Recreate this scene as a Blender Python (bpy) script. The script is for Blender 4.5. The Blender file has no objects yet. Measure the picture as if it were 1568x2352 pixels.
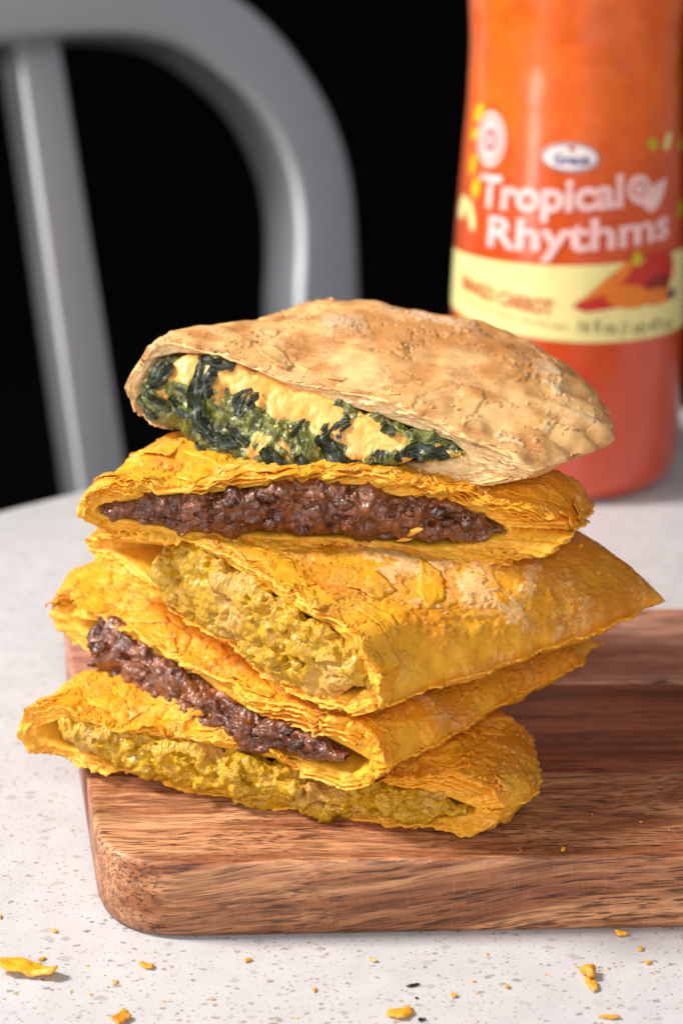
import bpy, bmesh, math, random
import numpy as np
from mathutils import Vector, Matrix
random.seed(7); RNG = np.random.default_rng(11)
scn = bpy.context.scene; col = scn.collection
S = 0.01                                             # everything below is measured in centimetres

# ---------------------------------------------------------------- camera, world, lamps, exposure
cam = bpy.data.cameras.new('camera'); camo = bpy.data.objects.new('camera', cam); col.objects.link(camo)
camo.location = (0, -39.4*S, 21.7*S); camo.rotation_euler = (math.radians(70), 0, 0)
cam.sensor_fit = 'HORIZONTAL'; cam.sensor_width = 24; cam.lens = 5184/1568*24
cam.clip_start = 0.01; cam.clip_end = 50
cam.dof.use_dof = True; cam.dof.focus_distance = 0.452; cam.dof.aperture_fstop = cam.lens/5.6; cam.dof.aperture_blades = 0
scn.camera = camo
w = bpy.data.worlds.new('World'); scn.world = w; w.use_nodes = True
w.node_tree.nodes['Background'].inputs[0].default_value = (0.9, 0.95, 1.0, 1); w.node_tree.nodes['Background'].inputs[1].default_value = 0.21
def area(name, loc, target, size, power, colr=(1, 1, 1), sy=None):
    l = bpy.data.lights.new(name, 'AREA'); o = bpy.data.objects.new(name, l); col.objects.link(o)
    l.shape = 'RECTANGLE'; l.size = size*S; l.size_y = (sy or size)*S; l.energy = power; l.color = colr
    o.location = Vector(loc)*S
    o.rotation_euler = (Vector(target)-Vector(loc)).to_track_quat('-Z', 'Y').to_euler()
    return o
area('key_softbox', (-98, 10, 96), (0, 6, 3), 32, 33, (1, 0.985, 0.965))
area('front_softbox', (15, -180, 105), (0, 8, 3), 85, 21, (1, 0.985, 0.97))
area('strip_softbox', (-125, -95, 38), (2, 12, 4), 38, 9, (1, 0.98, 0.97), 110)
scn.view_settings.view_transform = 'Standard'; scn.view_settings.look = 'None'
scn.view_settings.exposure = -0.08; scn.view_settings.gamma = 1
scn.cycles.max_bounces = 8

# ---------------------------------------------------------------- numpy noise
_perm = RNG.permutation(512).astype(np.int64); _perm = np.concatenate([_perm, _perm, _perm, _perm])
_grad = RNG.normal(size=(512, 3)); _grad /= np.linalg.norm(_grad, axis=1)[:, None]
def _h(i, j, k): return _perm[(_perm[(_perm[i & 511] + j) & 511] + k) & 511]
def perlin(P):
    I = np.floor(P).astype(np.int64); f = P-I; u = f*f*f*(f*(f*6-15)+10)
    r = 0
    for a in (0, 1):
        wa = u[:, 0] if a else 1-u[:, 0]
        for b in (0, 1):
            wb = u[:, 1] if b else 1-u[:, 1]
            for c in (0, 1):
                wc = u[:, 2] if c else 1-u[:, 2]
                g = _grad[_h(I[:, 0]+a, I[:, 1]+b, I[:, 2]+c)]
                r = r + wa*wb*wc*((f-np.array([a, b, c]))*g).sum(1)
    return r*1.5
def fbm(P, oct=4, gain=.5, off=0.):
    P = P + off*np.array([17.3, 9.1, 5.7]); r = 0; a = 1.
    for _ in range(oct):
        r = r + a*perlin(P); P = P*2.03+7.7; a *= gain
    return r
def worley(P, off=0., jit=.9):
    P = P + off*np.array([3.3, 19.1, 7.7]); I = np.floor(P).astype(np.int64)
    best = np.full(len(P), 9.); cid = np.zeros(len(P))
    for a in (-1, 0, 1):
        for b in (-1, 0, 1):
            for c in (-1, 0, 1):
                J = I+np.array([a, b, c]); h = _h(J[:, 0], J[:, 1], J[:, 2])
                q = J+.5+jit*.5*np.clip(_grad[h]*1.4, -1, 1)
                d = np.sqrt(((P-q)**2).sum(1)); m = d < best
                best = np.where(m, d, best); cid = np.where(m, h/512., cid)
    return best, cid
def sstep(a, b, x): t = np.clip((x-a)/(b-a), 0, 1); return t*t*(3-2*t)
def unit(v): return v/np.maximum(np.linalg.norm(v, axis=-1, keepdims=True), 1e-9)

# ---------------------------------------------------------------- object helpers
def mesh_np(name, V, F, mat, parent=None, base=(0, 0, 0), attrs=None, smooth=True, mats=None, midx=None):
    V = (np.asarray(V, float)-np.asarray(base, float))*S; F = np.asarray(F, dtype=np.int32)
    me = bpy.data.meshes.new(name); me.vertices.add(len(V)); me.vertices.foreach_set('co', V.astype(np.float32).ravel())
    n, k = F.shape
    me.loops.add(n*k); me.loops.foreach_set('vertex_index', F.ravel())
    me.polygons.add(n); me.polygons.foreach_set('loop_start', np.arange(0, n*k, k, dtype=np.int32)); me.polygons.foreach_set('loop_total', np.full(n, k, dtype=np.int32))
    for kx, a in (attrs or {}).items():
        at = me.attributes.new(kx, 'FLOAT', 'POINT'); at.data.foreach_set('value', np.asarray(a, np.float32).ravel())
    me.update(calc_edges=True); me.validate()
    me.polygons.foreach_set('use_smooth', np.full(len(me.polygons), smooth))
    me.materials.append(mat)
    o = bpy.data.objects.new(name, me); col.objects.link(o)
    if parent: o.parent = parent
    return o
def bm_obj(name, bm, mat, parent=None, smooth=False):
    me = bpy.data.meshes.new(name); bm.to_mesh(me); bm.free(); me.materials.append(mat)
    if smooth: me.polygons.foreach_set('use_smooth', np.full(len(me.polygons), True))
    o = bpy.data.objects.new(name, me); col.objects.link(o)
    if parent: o.parent = parent
    return o
def tag(o, label=None, cat=None, group=None, kind=None):
    if label: o['label'] = label
    if cat: o['category'] = cat
    if group: o['group'] = group
    if kind: o['kind'] = kind
    return o
def thing(name, label, cat, base, group=None):
    o = bpy.data.objects.new(name, None); col.objects.link(o); o.location = Vector(base)*S; o.empty_display_size = .01
    return tag(o, label, cat, group)
def gridfaces(R, N, wrap=False, flip=False):
    r, c = np.meshgrid(np.arange(R-1), np.arange(N if wrap else N-1), indexing='ij'); c2 = (c+1) % N
    F = np.stack([r*N+c, r*N+c2, (r+1)*N+c2, (r+1)*N+c], -1).reshape(-1, 4)
    return F[:, ::-1] if flip else F
def gnormals(G, wrap):
    du = (np.roll(G, -1, 1)-np.roll(G, 1, 1)) if wrap else np.gradient(G, axis=1)
    return unit(np.cross(du, np.gradient(G, axis=0)))

# ---------------------------------------------------------------- materials
class NT:
    def __init__(s, name):
        s.m = bpy.data.materials.new(name); s.m.use_nodes = True; s.t = s.m.node_tree; s.n = s.t.nodes; s.l = s.t.links
        s.b = s.n['Principled BSDF']; s.tc = s.n.new('ShaderNodeTexCoord')
    def put(s, sock, v):
        if hasattr(v, 'links') or isinstance(v, bpy.types.NodeSocket): s.l.new(v, sock)
        else: sock.default_value = v
    def map(s, scale=(1, 1, 1), rot=(0, 0, 0), loc=(0, 0, 0), src=None):     # object coordinates in cm
        n = s.n.new('ShaderNodeMapping'); n.inputs['Scale'].default_value = tuple(100*k for k in scale) if src is None else scale
        n.inputs['Rotation'].default_value = rot; n.inputs['Location'].default_value = loc
        s.l.new(src or s.tc.outputs['Object'], n.inputs['Vector']); return n.outputs[0]
    def noise(s, v, scale=1., detail=4., rough=.5, dist=0., out=0):
        n = s.n.new('ShaderNodeTexNoise'); n.inputs['Scale'].default_value = scale; n.inputs['Detail'].default_value = detail
        n.inputs['Roughness'].default_value = rough; n.inputs['Distortion'].default_value = dist
        s.l.new(v, n.inputs['Vector']); return n.outputs[out]
    def voro(s, v, scale=1., feature='F1', out='Distance', rnd=1., metric='EUCLIDEAN'):
        n = s.n.new('ShaderNodeTexVoronoi'); n.feature = feature; n.distance = metric; n.inputs['Scale'].default_value = scale; n.inputs['Randomness'].default_value = rnd
        s.l.new(v, n.inputs['Vector']); return n.outputs[out]
    def ramp(s, f, stops, interp='LINEAR'):
        n = s.n.new('ShaderNodeValToRGB'); e = n.color_ramp.elements; n.color_ramp.interpolation = interp
        while len(e) < len(stops): e.new(.5)
        for el, (p, c) in zip(e, stops):
            el.position = p; el.color = (c, c, c, 1) if not hasattr(c, '__len__') else (*c, 1)
        s.put(n.inputs[0], f); return n.outputs[0]
    def mix(s, f, a, b, mode='MIX'):
        n = s.n.new('ShaderNodeMix'); n.data_type = 'RGBA'; n.blend_type = mode
        s.put(n.inputs[0], f)
        for i, v in ((6, a), (7, b)):
            s.put(n.inputs[i], (*v, 1) if (hasattr(v, '__len__') and len(v) == 3 and not hasattr(v, 'links')) else v)
        return n.outputs[2]
    def math(s, op, a, b=0., clamp=False):
        n = s.n.new('ShaderNodeMath'); n.operation = op; n.use_clamp = clamp
        s.put(n.inputs[0], a); s.put(n.inputs[1], b); return n.outputs[0]
    def attr(s, name):
        n = s.n.new('ShaderNodeAttribute'); n.attribute_name = name; return n.outputs['Fac']
    def sep(s, v):
        n = s.n.new('ShaderNodeSeparateXYZ'); s.l.new(v, n.inputs[0]); return n.outputs
    def bump(s, h, strength=.3, dist=.02, prev=None):
        n = s.n.new('ShaderNodeBump'); n.inputs['Strength'].default_value = strength; n.inputs['Distance'].default_value = dist*S
        s.l.new(h, n.inputs['Height'])
        if prev is not None: s.l.new(prev, n.inputs['Normal'])
        return n.outputs[0]
    def fin(s, color=None, rough=.5, spec=.5, metal=0., normal=None, coat=0., coatr=.1, sss=0., sssr=(1, .4, .1), ssss=.1):
        b = s.b.inputs
        if color is not None: s.put(b['Base Color'], (*color, 1) if (hasattr(color, '__len__') and len(color) == 3) else color)
        s.put(b['Roughness'], rough); s.put(b['Specular IOR Level'], spec); s.put(b['Metallic'], metal)
        s.put(b['Coat Weight'], coat); b['Coat Roughness'].default_value = coatr
        if sss: b['Subsurface Weight'].default_value = sss; b['Subsurface Radius'].default_value = sssr; b['Subsurface Scale'].default_value = ssss*S
        if normal is not None: s.l.new(normal, b['Normal'])
        return s.m
def sr(r, g, b):                                                             # sRGB bytes to linear
    return tuple((c/255/12.92 if c/255 <= .04045 else ((c/255+.055)/1.055)**2.4) for c in (r, g, b))

def pastry_mat(name, outer, deep, rim, brown, flour, fl_amt, br_amt, sss=.12, mott=.6):
    t = NT(name); v = t.map()
    lay = t.attr('layer'); zone = t.attr('zone'); bk = t.attr('bake'); fo = t.attr('flour')
    n1 = t.noise(v, 1.3, 5, .6); n2 = t.noise(v, 7, 4, .65); n3 = t.noise(v, 30, 3, .6)
    c = t.mix(lay, deep, outer)
    c = t.mix(t.ramp(n2, [(.42, 0), (.75, .5)]), c, deep); c = t.mix(t.ramp(n1, [(.48, 0), (.7, .65)]), c, tuple(x*y for x, y in zip(outer, (.90, .76, .62))))
    bkf = t.math('MULTIPLY', t.ramp(t.math('ADD', t.math('MULTIPLY', n1, mott), t.math('MULTIPLY', bk, .55 if mott < 1 else .35)), [(.48, 0), (.78, 1)] if mott < 1 else [(.72, 0), (1., 1)]), br_amt)
    c = t.mix(bkf, c, brown)
    flf = t.math('MULTIPLY', t.ramp(t.math('ADD', t.math('MULTIPLY', n2, .5), t.math('MULTIPLY', fo, .6)), [(.5, 0), (.72, 1)]), t.ramp(n3, [(.35, .25), (.6, 1)]))
    c = t.mix(t.math('MULTIPLY', flf, fl_amt), c, flour)
    spk = t.math('MULTIPLY', t.ramp(t.noise(v, 13, 4, .7), [(.5, 0), (.6, 1)]), t.ramp(t.noise(v, .9, 3, .6), [(.46, 0), (.62, .5)]))
    c = t.mix(t.math('MULTIPLY', spk, fl_amt), c, flour)
    c = t.mix(zone, c, t.mix(t.ramp(n2, [(.35, 0), (.7, .8)]), rim, tuple(x*.8 for x in outer)))
    c = t.mix(t.ramp(t.noise(v, 16, 2), [(.66, 0), (.74, .35)]), c, brown)
    b = t.bump(t.noise(v, 18, 5, .65), .3, .03); b = t.bump(t.noise(v, 70, 2, .6), .25, .01, b)
    return t.fin(c, t.ramp(n2, [(.3, .38), (.7, .6)]), .42, normal=b, sss=sss, sssr=(1, .45, .08), ssss=.15)
M = {}
YEL = sr(250, 182, 28); 
M['yellow_pastry'] = pastry_mat('yellow_pastry', sr(238, 153, 22), sr(245, 175, 36), sr(250, 188, 54), sr(170, 92, 8), sr(243, 208, 150), .85, .5)
M['tan_pastry'] = pastry_mat('tan_pastry', sr(228, 170, 100), sr(238, 186, 120), sr(250, 222, 168), sr(178, 110, 50), sr(247, 226, 190), .7, .72, mott=1.25)

def beef_mat():
    t = NT('ground_beef'); v = t.map(); c0 = t.attr('cell'); n = t.noise(v, 9, 5, .65); cav = t.noise(v, 3, 3)
    c = t.mix(t.ramp(t.math('ADD', t.math('MULTIPLY', c0, .7), t.math('MULTIPLY', n, .4)), [(.25, 0), (.95, 1)]), sr(74, 32, 14), sr(150, 86, 46))
    c = t.mix(t.ramp(n, [(.55, 0), (.72, .7)]), c, sr(156, 96, 62))
    c = t.mix(t.ramp(cav, [(.5, 0), (.7, .6)]), c, sr(58, 24, 14))
    b = t.bump(t.noise(v, 14, 6, .7), .42, .05)
    return t.fin(c, t.ramp(t.noise(v, 5, 3), [(.35, .16), (.65, .5)]), .55, normal=b, coat=.4, coatr=.1)
M['beef'] = beef_mat()
def curry_mat():
    t = NT('curry_chicken'); v = t.map(); c0 = t.attr('cell'); n = t.noise(v, 6, 5, .65); n1 = t.noise(v, .9, 3, .5)
    c = t.mix(t.ramp(n, [(.3, 0), (.7, 1)]), sr(170, 124, 4), sr(210, 162, 28))
    c = t.mix(t.ramp(t.math('ADD', t.math('MULTIPLY', n1, .9), t.math('MULTIPLY', c0, .12)), [(.54, 0), (.66, .6)]), c, sr(202, 154, 84))
    c = t.mix(t.ramp(t.noise(v, 4, 5, .7), [(.56, 0), (.7, .6)]), c, sr(120, 82, 8))
    c = t.mix(t.ramp(t.voro(v, 5), [(.03, 1), (.07, 0)]), c, sr(120, 60, 20))
    b = t.bump(t.noise(v, 9, 5, .6), .32, .05)
    return t.fin(c, t.ramp(n1, [(.35, .28), (.65, .5)]), .42, normal=b, coat=.08, coatr=.18, sss=.15, sssr=(1, .8, .15), ssss=.12)
M['curry'] = curry_mat()
def spin_mat(name, a, b_, c_, coat=.6):
    t = NT(name); v = t.map(); n = t.noise(v, 3.2, 6, .65); n2 = t.noise(v, 8, 4, .6)
    c = t.mix(t.ramp(n, [(.36, 0), (.62, 1)]), a, b_); c = t.mix(t.ramp(n2, [(.55, 0), (.75, .8)]), c, c_)
    b = t.bump(t.noise(v, 12, 5, .7), .7, .06)
    return t.fin(c, .34, .5, normal=b, coat=coat, coatr=.15, sss=.1, sssr=(.5, 1, .2), ssss=.1)
M['spinach'] = spin_mat('spinach_mash', sr(52, 60, 18), sr(126, 128, 36), sr(172, 170, 92))
M['leaf'] = spin_mat('spinach_leaf', sr(24, 32, 18), sr(44, 54, 28), sr(84, 92, 40), .25)
def cheese_mat():
    t = NT('melted_cheese'); v = t.map(); n = t.noise(v, 2.2, 4, .6)
    c = t.mix(t.ramp(n, [(.4, 0), (.7, .7)]), sr(249, 186, 100), sr(240, 158, 56)); c = t.mix(t.ramp(t.noise(v, 5, 5, .7), [(.6, 0), (.75, .5)]), c, sr(196, 160, 60))
    c = t.mix(t.ramp(t.math('ADD', t.attr('edge'), t.math('MULTIPLY', t.noise(v, 6, 4, .7), .5)), [(.2, .85), (.62, 0)]), c, sr(158, 146, 52))
    return t.fin(c, .42, .5, normal=t.bump(t.noise(v, 4, 3), .2, .05), coat=.12, coatr=.15, sss=.3, sssr=(1, .6, .25), ssss=.2)
M['cheese'] = cheese_mat()

def wood_mat(name, c1, c2, c3, seed, tilt=0., swirl=.5, dark=.9):
    t = NT(name); v0 = t.map((1, 1, 1), (0, math.radians(tilt), 0), (seed*7.3, seed*3.1, seed*5.7))
    wob = t.noise(v0, .16, 3, .5, out=1)
    va = t.n.new('ShaderNodeVectorMath'); va.operation = 'SCALE'; va.inputs['Scale'].default_value = swirl; t.l.new(wob, va.inputs[0])
    vb = t.n.new('ShaderNodeVectorMath'); vb.operation = 'ADD'; t.l.new(v0, vb.inputs[0]); t.l.new(va.outputs[0], vb.inputs[1]); vv = vb.outputs[0]
    band = t.noise(t.map((.06, 1.6, 1.6), src=vv), 1, 5, .65, .6)
    fine = t.noise(t.map((.5, 9, 9), src=vv), 1, 4, .7)
    pore = t.noise(t.map((1.2, 22, 22), src=vv), 1, 2, .5)
    pmask = t.ramp(t.noise(t.map((.2, 1.2, 1.2), src=vv), 1, 3, .6), [(.4, 0), (.6, 1)])
    tick = t.noise(t.map((22, 2.2, 2.2), src=vv), 1, 2, .5)
    c = t.mix(t.ramp(band, [(.38, 0), (.5, .5), (.6, 1)]), c1, c2)
    c = t.mix(t.ramp(t.noise(t.map((.1, .5, .5), src=vv), 1, 3), [(.5, 0), (.75, .8)]), c, c3)
    c = t.mix(t.ramp(fine, [(.34, .7), (.56, 0)]), c, tuple(k*.4 for k in c3))
    c = t.mix(t.math('MULTIPLY', t.ramp(tick, [(.5, 0), (.75, .16)]), t.ramp(fine, [(.4, .3), (.7, 1)])), c, tuple(min(1, k*1.35) for k in c1))
    pf = t.math('MULTIPLY', t.ramp(pore, [(.53, 0), (.62, 1)]), t.math('ADD', .35, t.math('MULTIPLY', pmask, .6)))
    c = t.mix(t.math('MULTIPLY', pf, dark), c, sr(58, 26, 14))
    b = t.bump(pore, -.25, .02); b = t.bump(fine, .15, .02, b)
    return t.fin(c, t.ramp(fine, [(.3, .42), (.7, .58)]), .4, normal=b)
M['wood1'] = wood_mat('acacia_front', sr(222, 160, 112), sr(158, 94, 58), sr(106, 56, 34), 1, 7, .9)
M['wood2'] = wood_mat('acacia_dark', sr(178, 104, 72), sr(116, 60, 40), sr(92, 48, 30), 2, 2, .6)
M['wood3'] = wood_mat('acacia_rose', sr(220, 160, 136), sr(178, 114, 90), sr(132, 78, 60), 3, 2, .6)

def quartz_mat():
    t = NT('white_quartz'); v = t.map(); w1 = t.noise(v, 3, 3, .5, out=1)
    va = t.n.new('ShaderNodeVectorMath'); va.operation = 'SCALE'; va.inputs['Scale'].default_value = .22; t.l.new(w1, va.inputs[0])
    vb = t.n.new('ShaderNodeVectorMath'); vb.operation = 'ADD'; t.l.new(v, vb.inputs[0]); t.l.new(va.outputs[0], vb.inputs[1]); vv = vb.outputs[0]
    base = t.mix(t.ramp(t.noise(v, 1.2, 4), [(.3, 0), (.7, 1)]), sr(196, 193, 193), sr(206, 203, 203))
    base = t.mix(t.ramp(t.noise(v, 26, 3, .7), [(.4, .22), (.6, 0)]), base, sr(178, 168, 160))
    c = base
    for sc, keep, size, cols in ((2.4, .42, .30, [(0, sr(176, 167, 159)), (.6, sr(192, 188, 186)), (.85, sr(178, 169, 160)), (1, sr(146, 136, 128))]),
                                 (5.2, .46, .30, [(0, sr(178, 166, 156)), (.5, sr(160, 148, 136)), (.85, sr(154, 141, 128)), (1, sr(120, 108, 98))]),
                                 (11., .42, .30, [(0, sr(176, 162, 150)), (.5, sr(168, 150, 132)), (.88, sr(140, 122, 104)), (1, sr(92, 80, 72))])):
        vr = t.map((1, 1.5, 1), (0, 0, sc*1.3), (sc, 0, 0), src=vv); d = t.voro(vr, sc, 'F1', 'Distance', 1., 'MANHATTAN'); h = t.sep(t.voro(vr, sc, 'F1', 'Color', 1., 'MANHATTAN'))
        lim = t.math('ADD', t.math('MULTIPLY', h[1], .42), .12)
        inside = t.ramp(t.math('SUBTRACT', lim, d), [(.0, 0), (.03, 1)])
        on = t.math('LESS_THAN', h[0], keep)
        c = t.mix(t.math('MULTIPLY', t.math('MULTIPLY', inside, on), 1.), c, t.ramp(h[2], cols))
    return t.fin(c, .32, .45, normal=t.bump(t.noise(v, 40, 2), .04, .01))
M['quartz'] = quartz_mat()
def plain(name, c, rough=.5, spec=.5, metal=0., coat=0., var=.12, sc=2.):
    t = NT(name); v = t.map(); n = t.noise(v, sc, 4, .6)
    cc = t.mix(t.ramp(n, [(.3, 0), (.7, 1)]), tuple(k*(1-var) for k in c), tuple(min(1, k*(1+var)) for k in c))
    return t.fin(cc, rough, spec, metal, coat=coat)
def metal_mat():
    t = NT('brushed_aluminium'); v = t.map(); n = t.noise(t.map((6, 6, .4)), 3, 3)
    return t.fin(t.mix(t.ramp(n, [(.3, 0), (.7, 1)]), (.56, .57, .59), (.64, .65, .67)), .42, .5, .82)
M['metal'] = metal_mat()
M['dark'] = plain('black_backdrop', (.004, .004, .004), .95, .02)  # near-black colour stands in for the unlit background
M['floor'] = plain('dark_floor', (.006, .006, .006), .9, .05)
def juice_mat():
    t = NT('bottled_juice'); v = t.map(); z = t.sep(t.tc.outputs['Object'])[2]
    n = t.noise(v, 1.1, 5, .6); n2 = t.noise(v, 2.4, 5, .7)
    up = t.ramp(t.math('MULTIPLY', z, 100/15.), [(.18, 0), (.62, .35), (.78, 1)])
    c = t.mix(up, sr(200, 64, 6), sr(238, 104, 0))
    c = t.mix(t.ramp(n, [(.35, .35), (.6, 0)]), c, sr(190, 44, 6))
    frost = t.math('MULTIPLY', t.ramp(n2, [(.5, 0), (.7, .35)]), t.ramp(t.math('MULTIPLY', z, 100/15.), [(.45, 0), (.65, 1)]))
    c = t.mix(frost, c, sr(244, 122, 52))
    b = t.bump(n2, .2, .2); b = t.bump(t.noise(v, 7, 3), .12, .06, b)
    return t.fin(c, .3, .5, normal=b, coat=1., coatr=.16, sss=.25, sssr=(1, .3, .05), ssss=.8)
M['juice'] = juice_mat()
M['pinkwhite'] = plain('pale_pink_print', sr(244, 196, 190), .4, .4, coat=.3)
M['cream'] = plain('cream_print', sr(236, 220, 146), .4, .4, coat=.3, var=.04)
M['white'] = plain('white_print', sr(240, 226, 222), .4, .4, coat=.3)
M['blue'] = plain('blue_print', sr(52, 48, 120), .4)
M['red'] = plain('red_print', sr(196, 38, 16), .4, coat=.3)
M['orange'] = plain('orange_print', sr(226, 120, 20), .4, coat=.3)
M['deepred'] = plain('deep_red_print', sr(140, 20, 10), .4, coat=.3)
M['redbrown'] = plain('rust_print', sr(196, 92, 40), .4)
M['ink'] = plain('dark_print', sr(96, 86, 52), .4)
M['lime'] = plain('lime_print', sr(188, 180, 20), .4)
M['violet'] = plain('violet_print', sr(84, 62, 84), .4)
M['cap'] = plain('cap_plastic', sr(240, 236, 230), .4)
M['herb'] = plain('dried_spinach', sr(24, 26, 12), .6)

# ---------------------------------------------------------------- setting: floor, wall, table
def quad(name, pts, mat, kind): 
    o = mesh_np(name, pts, [[0, 1, 2, 3]], mat, smooth=False); tag(o, kind=kind); return o
quad('floor', [(-400, -300, -76.7), (400, -300, -76.7), (400, 330, -76.7), (-400, 330, -76.7)], M['floor'], 'structure')
quad('backdrop_wall', [(-400, 330, -76.7), (400, 330, -76.7), (400, 330, 260), (-400, 330, 260)], M['dark'], 'structure')  # added backdrop, hides the world background so the view behind stays black
def table():
    t = thing('table', 'white speckled quartz table under the cutting board and juice bottle', 'table', (19.3, -9, -76.7))
    cx, cy, r = 19.3, -9., 45.5
    prof = [(r-3, -4.7), (r-.6, -4.7), (r-.15, -4.5), (r, -4.1), (r, -2.3), (r-.15, -1.9), (r-.5, -1.7), (r-6, -1.7), (0.01, -1.7)]
    n = 160; a = np.linspace(0, 2*np.pi, n, endpoint=False)
    V = np.array([[(cx+p*np.cos(x), cy+p*np.sin(x), z) for x in a] for p, z in [(0.01, -4.7)]+prof]).reshape(-1, 3)
    mesh_np('tabletop', V, gridfaces(len(prof)+1, n, True), M['quartz'], t, (19.3, -9, -76.7))
    def lathe(name, pr, m):
        a = np.linspace(0, 2*np.pi, 40, endpoint=False)
        V = np.array([[(cx+p*np.cos(x), cy+p*np.sin(x), z) for x in a] for p, z in pr]).reshape(-1, 3)
        mesh_np(name, V, gridfaces(len(pr), 40, True), m, t, (19.3, -9, -76.7))
    lathe('pedestal', [(3.5, -4.7), (3.5, -70), (4, -73)], M['metal'])
    lathe('foot', [(.01, -73), (8, -73), (26, -75), (27, -76), (27, -76.7), (.01, -76.7)], M['metal'])
table()

# ---------------------------------------------------------------- cutting board of three glued planks
def board():
    B0 = (1, 6, -1.7)
    t = thing('cutting_board', 'rounded acacia wood cutting board carrying the stack of halved patties', 'cutting board', B0)
    # outline: left end slanted, front edge running slightly away to the right
    fl = np.array([-4.72, -.12]); fr = np.array([22., .82]); bl = np.array([-7.05, 13.0]); br = np.array([21., 13.4])
    def rc(p, a, b, r, n=14):                            # rounded corner between p->a and p->b
        ua = (a-p)/np.linalg.norm(a-p); ub = (b-p)/np.linalg.norm(b-p)
        return [((1-s)**2)*(p+ua*r)+2*s*(1-s)*p+s*s*(p+ub*r) for s in np.linspace(0, 1, n)]
    def inter(p, q, yl):                                  # point on p-q where the seam line yl(x) crosses
        s = np.linspace(0, 1, 2001)[:, None]; X = p+(q-p)*s; return X[np.argmin(abs(X[:, 1]-yl(X[:, 0])))]
    y1 = lambda x: 4.05+.012*(x-7); y2 = lambda x: 8.6+.006*(x-7)
    l1, l2, r1, r2 = inter(fl, bl, y1), inter(fl, bl, y2), inter(fr, br, y1), inter(fr, br, y2)
    polys = [([r1, l1]+rc(fl, bl, fr, 1.75)+rc(fr, fl, br, 1.75), 'wood1', [0]), ([r2, l2, l1, r1], 'wood2', [0, 2]), (rc(bl, br, fl, 1.6)+[l2, r2]+rc(br, fr, bl, 1.6), 'wood3', [])]
    for poly, m, _ in polys:
        poly = np.array(poly); c = poly.mean(0); n = len(poly)
        # offset rings for the softened arris; seams keep a tiny groove
        def inset(d):
            e = unit(np.roll(poly, -1, 0)-poly); nrm = np.stack([-e[:, 1], e[:, 0]], 1)     # ccw -> inward left normal
            k = unit(nrm+np.roll(nrm, 1, 0)); cs = np.clip((k*nrm).sum(1), .4, 1)[:, None]; return poly+k/cs*d
        area2 = (poly[:, 0]*np.roll(poly[:, 1], -1)-poly[:, 1]*np.roll(poly[:, 0], -1)).sum()
        if area2 < 0: poly = poly[::-1]
        rings = [(.16, -1.69), (.05, -1.62), (.004, -1.5), (.004, -.11), (.03, -.045), (.075, -.012), (.14, 0)]
        V = []
        for d, z in rings: p = inset(d); V += [(x, y, z) for x, y in p]
        V = np.array(V); F = gridfaces(len(rings), n, True)
        o = mesh_np('plank', V, F, M[m], t, B0, smooth=False)
        bm = bmesh.new(); bm.from_mesh(o.data); bm.verts.ensure_lookup_table()
        bm.faces.new([bm.verts[(len(rings)-1)*n+i] for i in range(n)]); bm.faces.new([bm.verts[i] for i in range(n)][::-1])
        bmesh.ops.recalc_face_normals(bm, faces=bm.faces)
        for f in bm.faces: f.smooth = len(f.verts) == 4
        bm.to_mesh(o.data); bm.free()
board()

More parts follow.
